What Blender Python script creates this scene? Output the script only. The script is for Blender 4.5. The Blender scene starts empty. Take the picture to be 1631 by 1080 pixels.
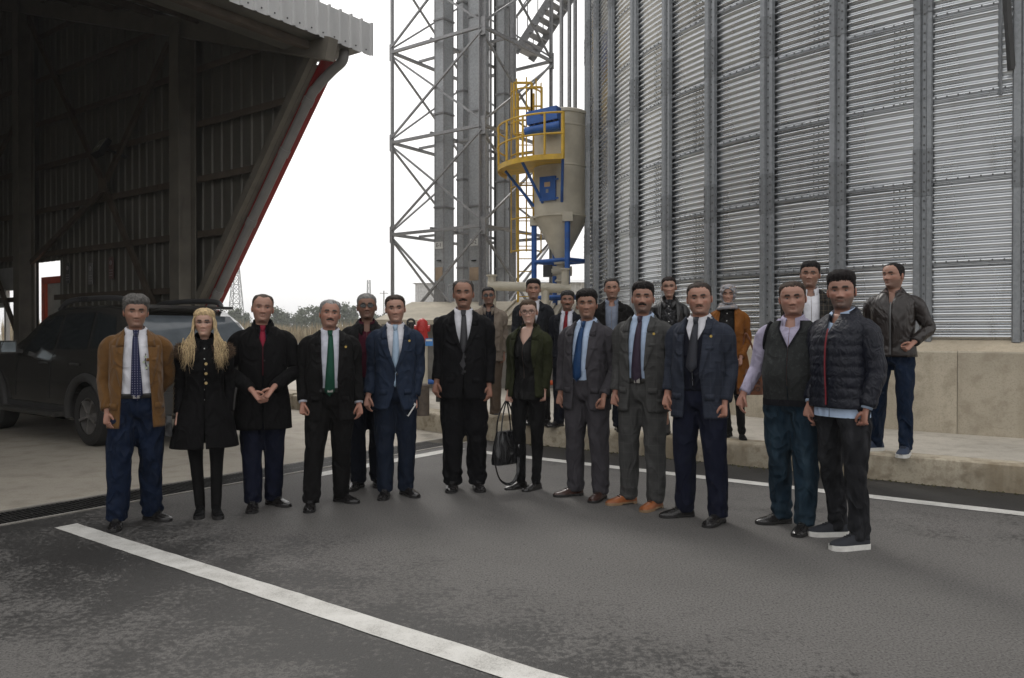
import bpy, bmesh, math, random
import numpy as np
from mathutils import Vector, Matrix, Euler

# ------------------------------------------------------------------ camera, sky, sun
SC = bpy.context.scene
COL = SC.collection
FPX, YH, CAMH = 1244.0, 530.0, 1.38          # focal length in photo pixels, horizon row, eye height
cam_d = bpy.data.cameras.new('camera'); cam = bpy.data.objects.new('camera', cam_d); COL.objects.link(cam)
cam_d.sensor_width = 36.0; cam_d.lens = 36.0 * FPX / 1631.0
cam_d.clip_start = 0.05; cam_d.clip_end = 5000
cam.location = (0, 0, CAMH)
cam.rotation_euler = (math.radians(90) - math.atan((540 - YH) / FPX), 0, 0)
SC.camera = cam
W_ = bpy.data.worlds.new('World'); SC.world = W_; W_.use_nodes = True
SUN_EL, SUN_AZ = math.radians(48), math.radians(-18)   # azimuth from +Y towards +X: ahead, a little left
def _world():
    nt = W_.node_tree; nt.nodes.clear()
    out = nt.nodes.new('ShaderNodeOutputWorld'); bg = nt.nodes.new('ShaderNodeBackground')
    sky = nt.nodes.new('ShaderNodeTexSky'); sky.sky_type = 'NISHITA'; sky.sun_disc = False
    sky.sun_elevation = SUN_EL; sky.sun_rotation = SUN_AZ
    sky.air_density = 1.0; sky.dust_density = 6.0; sky.ozone_density = 1.0
    hs = nt.nodes.new('ShaderNodeHueSaturation'); hs.inputs['Saturation'].default_value = 0.08
    mx = nt.nodes.new('ShaderNodeMix'); mx.data_type = 'RGBA'; mx.inputs['Factor'].default_value = 0.72
    mx.inputs[7].default_value = (10.6, 10.5, 10.4, 1)        # even overcast cloud layer
    nt.links.new(sky.outputs[0], hs.inputs['Color']); nt.links.new(hs.outputs[0], mx.inputs[6])
    nt.links.new(mx.outputs[2], bg.inputs['Color']); bg.inputs['Strength'].default_value = 0.1
    nt.links.new(bg.outputs[0], out.inputs[0])
_world()
sun_d = bpy.data.lights.new('sun', 'SUN'); sun_d.energy = 0.7; sun_d.angle = math.radians(14); sun_d.color = (1, .96, .9)
sun = bpy.data.objects.new('sun', sun_d); COL.objects.link(sun)
_sd = Vector((math.sin(SUN_AZ) * math.cos(SUN_EL), math.cos(SUN_AZ) * math.cos(SUN_EL), math.sin(SUN_EL)))
sun.rotation_euler = (-_sd).to_track_quat('-Z', 'Y').to_euler(); sun.location = (0, 0, 40)
VS = SC.view_settings; VS.view_transform = 'Standard'; VS.look = 'None'; VS.gamma = 1; VS.exposure = 0.42
VS.use_curve_mapping = False

# ------------------------------------------------------------------ helpers
random.seed(7); RNG = np.random.default_rng(11)
PI = math.pi
def lin(r, g=None, b=None):
    """sRGB 0-255 -> linear"""
    if g is None: g = b = r
    f = lambda c: (c / 255 / 12.92) if c / 255 <= .04045 else ((c / 255 + .055) / 1.055) ** 2.4
    return (f(r), f(g), f(b))
ROAD = math.radians(-36)                      # the road runs from far left to near right
D1 = np.array([math.cos(ROAD), math.sin(ROAD)]); D2 = np.array([-math.sin(ROAD), math.cos(ROAD)])
def W(u, v, z=0.0):
    p = u * D1 + v * D2; return (float(p[0]), float(p[1]), z)
def px(x, y, z=0.0):
    """photo pixel -> point of the plane at height z"""
    Z = FPX * (CAMH - z) / (y - YH); return np.array([(x - 815) * Z / FPX, Z, z])
def at(x, y, Z):
    return np.array([(x - 815) * Z / FPX, Z, CAMH + (YH - y) * Z / FPX])

class MB:
    """collects faces with material slots; build() links ONE mesh object"""
    def __init__(s): s.v = []; s.f = []; s.m = []; s.n = 0
    def add(s, V, F, mi=0):
        V = np.asarray(V, float).reshape(-1, 3); s.v.append(V)
        for f in F: s.f.append([i + s.n for i in f]); s.m.append(mi)
        s.n += len(V); return s
    def box(s, c, d, mi=0, R=None, taper=None):
        c = np.array(c, float); h = np.array(d, float) / 2
        P = np.array([[x, y, z] for z in (-1, 1) for y in (-1, 1) for x in (-1, 1)]) * h
        if taper is not None: P[4:, 0] *= taper[0]; P[4:, 1] *= taper[1]
        if R is not None: P = P @ np.array(R).T
        return s.add(P + c, [[0, 2, 3, 1], [4, 5, 7, 6], [0, 1, 5, 4], [2, 6, 7, 3], [0, 4, 6, 2], [1, 3, 7, 5]], mi)
    def beam(s, a, b, w, h=None, mi=0, up=(0, 0, 1)):
        a = np.array(a, float); b = np.array(b, float); h = h or w
        t = b - a; L = np.linalg.norm(t); t = t / L; up = np.array(up, float)
        if abs(t @ up) > .98: up = np.array([1., 0, 0])
        x = np.cross(up, t); x /= np.linalg.norm(x); y = np.cross(t, x)
        return s.box((a + b) / 2, (w, h, L), mi, np.stack([x, y, t], 1))
    def tube(s, P, r, n=10, mi=0, cap=True, closed=False):
        P = np.asarray(P, float); V, F = sweep(P, r, n, cap, closed); return s.add(V, F, mi)
    def lathe(s, prof, n=32, mi=0, c=(0, 0, 0), cap=True, a0=0, a1=2 * PI):
        full = abs(a1 - a0 - 2 * PI) < 1e-6
        k = n if full else n + 1
        A = a0 + (a1 - a0) * np.arange(k) / n
        V = np.concatenate([np.stack([r * np.cos(A), r * np.sin(A), np.full(k, z)], 1) for r, z in prof]) + np.array(c, float)
        F = []
        for i in range(len(prof) - 1):
            for j in range(n):
                j2 = (j + 1) % k; F.append([i * k + j, i * k + j2, (i + 1) * k + j2, (i + 1) * k + j])
        if cap and full: F.append(list(range(k))[::-1]); F.append([(len(prof) - 1) * k + j for j in range(k)])
        return s.add(V, F, mi)
    def prism(s, poly, z0, z1, mi=0):
        n = len(poly); V = [(p[0], p[1], z0) for p in poly] + [(p[0], p[1], z1) for p in poly]
        F = [list(range(n))[::-1], [n + i for i in range(n)]] + [[i, (i + 1) % n, n + (i + 1) % n, n + i] for i in range(n)]
        return s.add(V, F, mi)
    def grid(s, G, mi=0, wrap=False):
        G = np.asarray(G, float); a, b = G.shape[:2]; F = []
        for i in range(a - 1):
            for j in range(b if wrap else b - 1):
                j2 = (j + 1) % b; F.append([i * b + j, i * b + j2, (i + 1) * b + j2, (i + 1) * b + j])
        return s.add(G.reshape(-1, 3), F, mi)
    def xf(s, M):
        M = np.array(M); s.v = [v @ M[:3, :3].T + M[:3, 3] for v in s.v]; return s
    def mesh(s, name, mats, smooth=None):
        me = bpy.data.meshes.new(name); V = np.concatenate(s.v) if s.v else np.zeros((0, 3))
        me.from_pydata(V.tolist(), [], s.f)
        for m in (mats if isinstance(mats, (list, tuple)) else [mats]): me.materials.append(m)
        if any(s.m): me.polygons.foreach_set('material_index', s.m)
        if smooth is not None:
            me.polygons.foreach_set('use_smooth', [True] * len(me.polygons))
            if smooth < 179: me.set_sharp_from_angle(angle=math.radians(smooth))
        me.update(); return me
    def build(s, name, mats, parent=None, smooth=None):
        return link(name, s.mesh(name, mats, smooth), parent)

def link(name, data, parent=None):
    o = bpy.data.objects.new(name, data); COL.objects.link(o)
    if parent is not None: o.parent = parent
    return o
def tag(o, label=None, cat=None, group=None, kind=None):
    if label: o['label'] = label
    if cat: o['category'] = cat
    if group: o['group'] = group
    if kind: o['kind'] = kind
    return o
def thing(name, label, cat, loc=(0, 0, 0), rz=0.0, group=None):
    o = link(name, None); o.location = loc; o.rotation_euler = (0, 0, rz); o.empty_display_size = .2
    return tag(o, label, cat, group)
def sweep(P, r, n=10, cap=True, closed=False):
    P = np.asarray(P, float); k = len(P)
    r = np.broadcast_to(np.asarray(r, float).reshape(-1, 1) if np.ndim(r) == 1 else np.asarray(r, float), (k, 1) if np.ndim(r) < 2 else (k, 2))
    if r.shape[1] == 1: r = np.repeat(r, 2, 1)
    T = np.gradient(P, axis=0); T /= np.linalg.norm(T, axis=1, keepdims=True) + 1e-12
    ref = np.array([0, 0, 1.]) if abs(T[0][2]) < .9 else np.array([0, 1., 0])
    x = np.cross(ref, T[0]); x /= np.linalg.norm(x)
    A = 2 * PI * np.arange(n) / n; V = []
    for i in range(k):
        x = x - T[i] * (x @ T[i]); x /= np.linalg.norm(x); y = np.cross(T[i], x)
        V.append(P[i] + r[i, 0] * np.cos(A)[:, None] * x + r[i, 1] * np.sin(A)[:, None] * y)
    F = [[i * n + j, i * n + (j + 1) % n, (i + 1) * n + (j + 1) % n, (i + 1) * n + j] for i in range(k - 1) for j in range(n)]
    if closed: F += [[(k - 1) * n + j, (k - 1) * n + (j + 1) % n, (j + 1) % n, j] for j in range(n)]
    elif cap: F += [list(range(n))[::-1], [(k - 1) * n + j for j in range(n)]]
    return np.concatenate(V), F
def spline(P, m):
    P = np.asarray(P, float); k = len(P); Q = np.vstack([2 * P[0] - P[1], P, 2 * P[-1] - P[-2]])
    t = np.linspace(0, k - 1 - 1e-9, m); i = t.astype(int); f = (t - i)[:, None]
    a, b, c, d = Q[i], Q[i + 1], Q[i + 2], Q[i + 3]
    return .5 * ((2 * b) + (c - a) * f + (2 * a - 5 * b + 4 * c - d) * f ** 2 + (3 * b - a - 3 * c + d) * f ** 3)
def copy_tree(o, parent=None):
    c = o.copy(); COL.objects.link(c); c.parent = parent
    for ch in list(o.children): copy_tree(ch, c)
    return c
def remesh(V, F, voxel, smooth=6):
    """union of closed pieces as one continuous surface"""
    me = bpy.data.meshes.new('tmp'); me.from_pydata(np.asarray(V).tolist(), [], F)
    o = bpy.data.objects.new('tmp', me); COL.objects.link(o)
    m = o.modifiers.new('r', 'REMESH'); m.mode = 'VOXEL'; m.voxel_size = voxel
    if smooth: q = o.modifiers.new('s', 'SMOOTH'); q.iterations = smooth; q.factor = .5
    dg = bpy.context.evaluated_depsgraph_get(); e = o.evaluated_get(dg); em = e.to_mesh()
    v = np.empty(len(em.vertices) * 3); em.vertices.foreach_get('co', v)
    f = [list(p.vertices) for p in em.polygons]
    e.to_mesh_clear(); bpy.data.objects.remove(o); bpy.data.meshes.remove(me)
    return v.reshape(-1, 3), f

# ------------------------------------------------------------------ materials
class NT:
    def __init__(s, name):
        s.m = bpy.data.materials.new(name); s.m.use_nodes = True; s.t = s.m.node_tree
        s.b = s.t.nodes['Principled BSDF']
    def n(s, typ, **kw):
        q = s.t.nodes.new('ShaderNode' + typ)
        for k, v in kw.items():
            if k in q.inputs: q.inputs[k].default_value = v
            else: setattr(q, k, v)
        return q
    def l(s, a, b): s.t.links.new(a, b)
    def coord(s, out='Object'): return s.n('TexCoord').outputs[out]
    def noise(s, scale, detail=3, co=None, rough=.55, dist=0.0):
        q = s.n('TexNoise'); q.inputs['Scale'].default_value = scale; q.inputs['Detail'].default_value = detail
        q.inputs['Roughness'].default_value = rough; q.inputs['Distortion'].default_value = dist
        if co is not None: s.l(co, q.inputs['Vector'])
        return q.outputs['Fac']
    def ramp(s, fac, stops):
        q = s.n('ValToRGB'); e = q.color_ramp.elements
        while len(e) < len(stops): e.new(.5)
        for el, (p, c) in zip(e, stops):
            el.position = p; el.color = (c, c, c, 1) if not hasattr(c, '__len__') else (*c[:3], 1)
        s.l(fac, q.inputs[0]); return q.outputs[0]
    def mix(s, fac, a, b, blend='MIX'):
        q = s.n('Mix', data_type='RGBA', blend_type=blend)
        for i, x in ((0, fac), (6, a), (7, b)):
            if isinstance(x, bpy.types.NodeSocket): s.l(x, q.inputs[i])
            elif i == 0: q.inputs[0].default_value = x
            else: q.inputs[i].default_value = (*x[:3], 1)
        return q.outputs[2]
    def math(s, op, a, b=0.0, c=0.0):
        q = s.n('Math', operation=op)
        for i, x in enumerate((a, b, c)):
            if isinstance(x, bpy.types.NodeSocket): s.l(x, q.inputs[i])
            else: q.inputs[i].default_value = x
        return q.outputs[0]
    def mapping(s, co, scale=(1, 1, 1), rot=(0, 0, 0), loc=(0, 0, 0)):
        q = s.n('Mapping'); q.inputs['Scale'].default_value = scale; q.inputs['Rotation'].default_value = rot; q.inputs['Location'].default_value = loc
        s.l(co, q.inputs[0]); return q.outputs[0]
    def bump(s, h, strength=.3, dist=.01, prev=None):
        q = s.n('Bump'); q.inputs['Strength'].default_value = strength; q.inputs['Distance'].default_value = dist
        s.l(h, q.inputs['Height'])
        if prev is not None: s.l(prev, q.inputs['Normal'])
        return q.outputs[0]
    def done(s, col=None, rough=None, normal=None, metal=None, **kw):
        for k, v in (('Base Color', col), ('Roughness', rough), ('Normal', normal), ('Metallic', metal)):
            if v is None: continue
            if isinstance(v, bpy.types.NodeSocket): s.l(v, s.b.inputs[k])
            else: s.b.inputs[k].default_value = (*v[:3], 1) if hasattr(v, '__len__') else v
        for k, v in kw.items(): s.b.inputs[k.replace('_', ' ')].default_value = v
        return s.m
_mats = {}
def plain(name, col, rough=.6, metal=0.0, var=.15, scale=6.0, bump=0.0, **kw):
    """painted / plastic / metal surface with uneven tone"""
    if name in _mats: return _mats[name]
    t = NT(name); co = t.coord(); n = t.noise(scale, 4, co)
    c = t.mix(t.ramp(n, [(.3, 0), (.7, 1)]), tuple(x * (1 - var) for x in col), tuple(min(1, x * (1 + var)) for x in col))
    nb = t.bump(t.noise(scale * 9, 3, co), bump, .004) if bump else None
    r = t.math('MULTIPLY_ADD', n, .2, rough - .1)
    _mats[name] = t.done(c, r, nb, metal, **kw); return _mats[name]
def cloth(name, col, rough=.85, pattern=None, fold=.45, sheen=.0, weave=.25, scale=7.0, col2=None, k=30.0, spec=.14):
    if name in _mats: return _mats[name]
    t = NT(name); co = t.coord()
    n = t.noise(9, 4, co)
    c = t.mix(t.ramp(n, [(.3, 0), (.7, 1)]), tuple(x * .86 for x in col), tuple(x * 1.14 for x in col))
    if pattern:
        sp = t.n('SeparateXYZ'); t.l(co, sp.inputs[0]); X, Z = sp.outputs[0], sp.outputs[2]
        fx = t.math('FRACT', t.math('MULTIPLY', X, k)); fz = t.math('FRACT', t.math('MULTIPLY', Z, k))
        if pattern == 'check':
            m = t.math('MAXIMUM', t.math('LESS_THAN', fx, .07), t.math('LESS_THAN', fz, .07))
        elif pattern == 'gingham':
            m = t.math('MULTIPLY', t.math('ADD', t.math('LESS_THAN', fx, .4), t.math('LESS_THAN', fz, .4)), .5)
        elif pattern == 'dots':
            dx = t.math('SUBTRACT', fx, .5); dz = t.math('SUBTRACT', fz, .5)
            m = t.math('LESS_THAN', t.math('ADD', t.math('MULTIPLY', dx, dx), t.math('MULTIPLY', dz, dz)), .03)
        elif pattern == 'diamond':
            a = t.math('FRACT', t.math('MULTIPLY', t.math('ADD', X, Z), k)); b = t.math('FRACT', t.math('MULTIPLY', t.math('SUBTRACT', X, Z), k))
            m = t.math('MAXIMUM', t.math('LESS_THAN', a, .25), t.math('LESS_THAN', b, .25))
        elif pattern == 'print':
            m = t.math('GREATER_THAN', t.noise(45, 2, co), .58)
        elif pattern == 'denim':
            m = t.ramp(t.noise(5, 4, t.mapping(co, (3, 3, .8))), [(.45, 0), (.75, .8)])
        c = t.mix(m, c, col2)
    h1 = t.noise(scale, 2, t.mapping(co, (1, 1, .55), (0, .5, 0)), .5, .8)
    rd = t.math('SUBTRACT', 1.0, t.math('ABSOLUTE', t.math('MULTIPLY_ADD', t.noise(scale * .8, 1, t.mapping(co, (1.2, 1.2, .8), (.2, .9, 0)), .4, 1.2), 4.0, -2.0)))
    h1 = t.math('MULTIPLY_ADD', t.math('MAXIMUM', rd, 0.0), .35, h1)
    nb = t.bump(h1, fold * 1.5, .05)
    nb = t.bump(t.noise(350, 2, co), weave, .002, nb)
    _mats[name] = t.done(c, rough, nb, 0.0, **{'Specular_IOR_Level': spec, 'Sheen_Weight': sheen, 'Sheen_Roughness': .5})
    return _mats[name]
# ------------------------------------------------------------------ surface materials
def _galv(name, base=.42, metal=.8, rough=.42, rust=.12, tint=(1, 1.0, 1.02)):
    t = NT(name); co = t.coord()
    v = t.n('TexVoronoi'); v.inputs['Scale'].default_value = 30; t.l(co, v.inputs['Vector'])
    sp = t.n('SeparateXYZ'); t.l(v.outputs['Color'], sp.inputs[0])
    n = t.noise(1.4, 5, t.mapping(co, (1, 1, .35))); n2 = t.noise(9, 5, co)
    f = t.math('ADD', t.math('MULTIPLY', sp.outputs[0], .25), t.math('MULTIPLY', n, .75))
    c = t.mix(t.ramp(f, [(.25, 0), (.75, 1)]), tuple(base * .72 * x for x in tint), tuple(base * 1.2 * x for x in tint))
    c = t.mix(t.math('MULTIPLY', t.ramp(n2, [(.6, 0), (.8, 1)]), rust), c, (.22, .17, .12))
    r = t.math('MULTIPLY_ADD', f, .25, rough - .1)
    return t.done(c, r, t.bump(t.noise(5, 3, co), .12, .01), metal)
def _sheet():
    t = NT('corrugated galvanised sheet'); co = t.coord(); n = t.noise(.8, 4, t.mapping(co, (1, 1, .4))); n2 = t.noise(5, 5, t.mapping(co, (1, 1, .15)))
    oi = t.n('ObjectInfo').outputs['Random']
    c = t.mix(t.ramp(n, [(.3, 0), (.7, 1)]), (.53, .55, .57), (.70, .72, .74)); c = t.mix(t.math('MULTIPLY', oi, .22), c, (.42, .43, .44))
    c = t.mix(t.math('MULTIPLY', t.ramp(n2, [(.56, 0), (.75, 1)]), .35), c, (.30, .29, .27))
    return t.done(c, t.math('MULTIPLY_ADD', n, .12, .21), None, .97)
M_SHEET = _sheet()
M_STIFF = _galv('galvanised stiffener', .27, .55, .5, .12, (.95, 1.0, 1.05))
M_SPLICE = _galv('dark galvanised splice', .21, .55, .5, .12, (.95, 1.0, 1.05))
M_TOWER = _galv('galvanised tower steel', .32, .5, .55, .3)
M_CASING = _galv('galvanised casing', .40, .45, .5, .25, (.97, 1.0, 1.03))
M_BOLT = plain('bolt steel', (.10, .10, .10), .5, .7)
def _concrete(name, base, stain=.6, sc=1.0, streak=True, grain=.25):
    t = NT(name); co = t.coord(); n = t.noise(.9 * sc, 6, co); n2 = t.noise(7 * sc, 6, co); n3 = t.noise(60, 4, co)
    c = t.mix(t.ramp(n, [(.3, 0), (.7, 1)]), tuple(x * .78 for x in base), tuple(x * 1.12 for x in base))
    c = t.mix(t.math('MULTIPLY', t.ramp(n2, [(.48, 0), (.66, 1)]), stain * .75), c, (base[0] * .42, base[1] * .38, base[2] * .33))
    if streak:
        s = t.noise(2.6, 5, t.mapping(co, (1, 1, .12)))
        c = t.mix(t.math('MULTIPLY', t.ramp(s, [(.47, 0), (.62, 1)]), stain * .85), c, (base[0] * .45, base[1] * .4, base[2] * .33))
    c = t.mix(t.math('MULTIPLY', t.ramp(n3, [(.35, 1), (.5, 0)]), .35), c, tuple(x * .5 for x in base))
    nb = t.bump(n3, grain, .006); nb = t.bump(n2, .2, .02, nb)
    return t.done(c, .88, nb)
M_WALLCON = _concrete('stained cast concrete', (.50, .445, .35), .5)
M_PLATCON = _concrete('pale platform concrete', (.50, .46, .395), .4, 1.0, False)
M_KERBCON = _concrete('rough kerb concrete', (.46, .405, .31), .9, 1.6)
M_YARD = _concrete('worn yard concrete', (.37, .335, .28), .45, .6, False)
def _asphalt():
    t = NT('asphalt'); co = t.coord()
    uv = t.mapping(co, (1, 1, 1), (0, 0, math.radians(36)))
    sp = t.n('SeparateXYZ'); t.l(uv, sp.inputs[0]); u, v = sp.outputs[0], sp.outputs[1]
    g1 = t.noise(85, 3, co, .7); g2 = t.noise(30, 4, co, .65); big = t.noise(.55, 5, co, .55); mid = t.noise(2.6, 6, co, .62)
    streak = t.noise(1.2, 5, t.mapping(uv, (.25, 1.6, 1)))
    base = t.mix(t.ramp(big, [(.3, 0), (.7, 1)]), (.096, .091, .086), (.130, .124, .118))
    base = t.mix(t.math('MULTIPLY', t.ramp(streak, [(.4, 0), (.7, 1)]), .35), base, (.140, .133, .127))
    base = t.mix(t.ramp(g1, [(.36, 1), (.50, 0)]), base, (.042, .040, .038))
    base = t.mix(t.math('MULTIPLY', t.ramp(g1, [(.58, 0), (.68, 1)]), .5), base, (.22, .21, .20))
    # damp dark patches around the near line, dark strip along the kerb
    near = t.math('SUBTRACT', 1.0, t.math('ABSOLUTE', t.math('MULTIPLY', t.math('SUBTRACT', v, 2.35), .62)))
    near = t.math('MULTIPLY', t.math('MAXIMUM', near, 0.0), t.ramp(t.math('MULTIPLY_ADD', u, .12, .75), [(0, 1), (.75, 1), (1, .0)]))
    k = t.math('MULTIPLY', t.math('SUBTRACT', v, 7.0), 4.0); k = t.math('MINIMUM', t.math('MAXIMUM', k, 0.0), 1.0)
    far = t.math('MULTIPLY', t.math('GREATER_THAN', v, 5.9), .13)
    w = t.math('ADD', t.math('ADD', t.math('MULTIPLY', near, .38), t.math('MULTIPLY', k, .42)), far)
    s = t.math('ADD', t.math('ADD', t.math('MULTIPLY', mid, .75), t.math('MULTIPLY', big, .25)), t.math('ADD', w, t.math('MULTIPLY', t.math('SUBTRACT', t.math('MULTIPLY_ADD', g1, .45, t.math('MULTIPLY', g2, .55)), .5), 1.9)))
    m = t.ramp(s, [(.72, 0), (.80, 1)])
    col = t.mix(t.math('MULTIPLY', m, .86), base, (.017, .0162, .0157))
    spk = t.ramp(t.noise(18, 2, co), [(.70, 0), (.74, 1)])
    col = t.mix(t.math('MULTIPLY', spk, .5), col, (.02, .018, .017))
    r = t.math('SUBTRACT', .78, t.math('MULTIPLY', m, .2))
    nb = t.bump(g1, .55, .006); nb = t.bump(g2, .25, .01, nb)
    return t.done(col, r, nb, 0.0, **{'Specular_IOR_Level': .4})
M_ASPH = _asphalt()
def _paint():
    t = NT('worn road paint'); co = t.coord(); g = t.noise(150, 3, co, .7); n = t.noise(6, 6, co, .65); sp = t.ramp(t.math('ADD', g, t.math('MULTIPLY', n, .5)), [(.58, 1), (.70, 0)])
    c = t.mix(t.ramp(n, [(.3, 0), (.7, 1)]), (.46, .45, .42), (.62, .61, .58)); c = t.mix(t.math('MULTIPLY', sp, .45), c, (.16, .15, .14))
    return t.done(c, .7, t.bump(g, .4, .004))
M_PAINT = _paint()
def _earth():
    t = NT('field earth'); co = t.coord(); n = t.noise(.05, 6, co); n2 = t.noise(1.2, 5, co)
    c = t.mix(t.ramp(n, [(.35, 0), (.65, 1)]), (.16, .135, .08), (.24, .21, .14)); c = t.mix(t.ramp(n2, [(.4, 0), (.7, .7)]), c, (.09, .10, .04))
    return t.done(c, .95)
M_EARTH = _earth()
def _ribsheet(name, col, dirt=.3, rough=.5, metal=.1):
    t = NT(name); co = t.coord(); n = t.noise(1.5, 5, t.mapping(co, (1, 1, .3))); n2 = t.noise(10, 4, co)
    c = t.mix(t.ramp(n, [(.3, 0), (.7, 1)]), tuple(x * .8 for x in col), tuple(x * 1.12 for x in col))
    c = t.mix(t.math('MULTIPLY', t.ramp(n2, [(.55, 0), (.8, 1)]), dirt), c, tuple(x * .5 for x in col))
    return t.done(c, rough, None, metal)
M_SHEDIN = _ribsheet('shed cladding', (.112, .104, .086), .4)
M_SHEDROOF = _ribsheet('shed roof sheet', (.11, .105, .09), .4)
M_FASCIA = _ribsheet('grey fascia sheet', (.50, .50, .50), .15, .45)
M_GIRT = plain('red oxide primed steel', (.085, .066, .048), .7, 0, .3, 5)
M_COLUMN = plain('brown grey painted steel', (.135, .122, .100), .6, 0, .2, 3)
M_RED = plain('red trim paint', (.24, .015, .015), .45, 0, .15, 3)
M_PIPEGREY = plain('grey plastic downpipe', (.20, .195, .19), .5, 0, .12, 4)
M_BLACK = plain('black plastic', (.012, .012, .013), .45, 0, .2, 12)
M_CREAM = plain('cream painted steel', (.52, .48, .39), .5, 0, .14, 3, .1)
M_BLUE = plain('blue machine paint', (.018, .10, .37), .45, 0, .2, 5)
M_YELLOW = plain('yellow safety paint', (.58, .36, .03), .5, 0, .2, 5)
M_GLASS = plain('dark window glass', (.02, .024, .026), .06, 0, .1, 2)
M_WHITE = plain('white enamel', (.66, .66, .64), .5, 0, .08, 3)

# ------------------------------------------------------------------ ground, road, yard, platform
def uvpoly(pts): return [W(u, v)[:2] for u, v in pts]
def slab(name, pts, z0, z1, mat):
    b = MB(); b.prism(uvpoly(pts), z0, z1); return tag(b.build(name, mat), kind='structure')
g = MB(); g.add([(-700, -700, -.06), (700, -700, -.06), (700, 700, -.06), (-700, 700, -.06)], [[0, 1, 2, 3]]); tag(g.build('ground', M_EARTH), kind='structure')
slab('road', [(-6.22, -45), (70, -45), (70, 7.95), (-6.22, 7.95)], -.3, 0, M_ASPH)
PZ = .24
PLAT = [(-6.3, 7.955), (70, 7.955), (70, 60), (-50, 60), (-50, 17.5), (-11.5, 9.05)]
slab('yard_floor', [(-60, -45), (-6.73, -45), (-6.73, 8.05), (-11.5, 9.05), (-50, 17.5), (-60, 17.5)], -.3, .004, M_YARD)
def kerb_line(b, u0, v0, u1, v1, w, z1, mi=0, jag=.012):
    """rough edged kerb run: boxes with uneven arris"""
    L = math.hypot(u1 - u0, v1 - v0); n = max(2, int(L / .35)); G = []
    nx, ny = -(v1 - v0) / L, (u1 - u0) / L
    for i in range(n + 1):
        t = i / n; cu, cv = u0 + (u1 - u0) * t, v0 + (v1 - v0) * t
        j = [random.uniform(-jag, jag) for _ in range(4)]
        prof = [(0 + j[0], -.05), (0 + j[0], z1 * .5), (.004 + j[1], z1 - .045), (.012, z1 - .015 + j[2] * .5), (.045, z1 + j[3] * .25), (w, z1), (w, -.05)]
        G.append([W(cu + nx * a, cv + ny * a, z) for a, z in prof])
    b.grid(np.array(G), mi)
    for e in (G[0], G[-1]): b.add(e, [list(range(len(e)))])
slab('platform', [(-6.0, 8.2), (70, 8.2), (70, 60), (-50, 60), (-50, 17.9), (-11.4, 9.4), (-6.4, 8.25)], -.3, PZ, M_PLATCON)
b = MB(); kerb_line(b, -6.02, 7.95, 40, 7.95, .26, PZ + .003); tag(b.build('kerb', M_KERBCON, None, 40), kind='structure')
b = MB(); kerb_line(b, -50, 17.5, -11.5, 9.05, .42, PZ + .05); kerb_line(b, -11.48, 9.05, -6.9, 8.06, .42, PZ + .02); kerb_line(b, -6.88, 8.06, -6.05, 7.9, .42, PZ + .07)
tag(b.build('yard_kerb', M_KERBCON, None, 40), kind='structure')
# moss strip and grit along the kerb foot
b = MB()
for i in range(900):
    u = random.uniform(-5.5, 14); d = abs(random.gauss(0, .05)); p = W(u, 7.94 - d, .0); s = random.uniform(.006, .02)
    a = random.uniform(0, 6.3); b.add([(p[0] + s * math.cos(a + k), p[1] + s * math.sin(a + k), .001) for k in (0, 2.1, 4.2)] + [(p[0], p[1], s * .8)], [[0, 1, 3], [1, 2, 3], [2, 0, 3]])
tag(b.build('kerb_moss', plain('moss and grit', (.07, .065, .03), .95, 0, .4, 8), None), 'mossy grit gathered along the foot of the kerb', 'grit', kind='stuff')
# painted lines (4 mm sheets with slightly ragged edges)
def line(name, u0, u1, v, w, sl_=0.0):
    n = int((u1 - u0) / .12); G = []
    for i in range(n + 1):
        u = u0 + (u1 - u0) * i / n; vv_ = v + sl_ * (u - u0); G.append([W(u, vv_ - w / 2 + random.uniform(-.004, .004), .004), W(u, vv_ + w / 2 + random.uniform(-.004, .004), .004)])
    bb = MB(); bb.grid(G); return tag(bb.build(name, M_PAINT), kind='structure')
line('painted_line', -5.85, 40, 2.63, .155, -.016)
line('painted_line', -5.6, 40, 7.08, .16)
b = MB(); G = [[W(-6.05, v, .004), W(-5.88, v, .004)] for v in np.linspace(4.9, 7.16, 20)]; b.grid(G); tag(b.build('painted_line', M_PAINT), kind='structure')
# drain across the shed entrance: steel frame and grating panels
dr = thing('drain_channel', 'long black grated drain channel between asphalt and concrete yard', 'drain', W(-6.47, 0, 0), ROAD)
b = MB()
for s in (-1, 1): b.box((s * .235, -9, -.1), (.035, 34, .216)); 
b.box((0, -9, -.19), (.5, 34, .05)); b.build('channel_frame', plain('channel edge concrete', (.26, .245, .22), .8, 0, .3, 3), dr)
b = MB()
for i in range(14): b.box((0, -.235 + i * .036, -.012), (.40, .014, .03))
for s in (-.195, 0, .195): b.box((s, 0, -.0125), (.02, .495, .026))
gm = b.mesh('grating', plain('cast iron grating', (.035, .034, .033), .55, .5, .3, 10))
for i in range(36):
    o = link('grating', gm, dr); o.location = (0, 7.1 - i * .505, random.uniform(-.002, .002))

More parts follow.
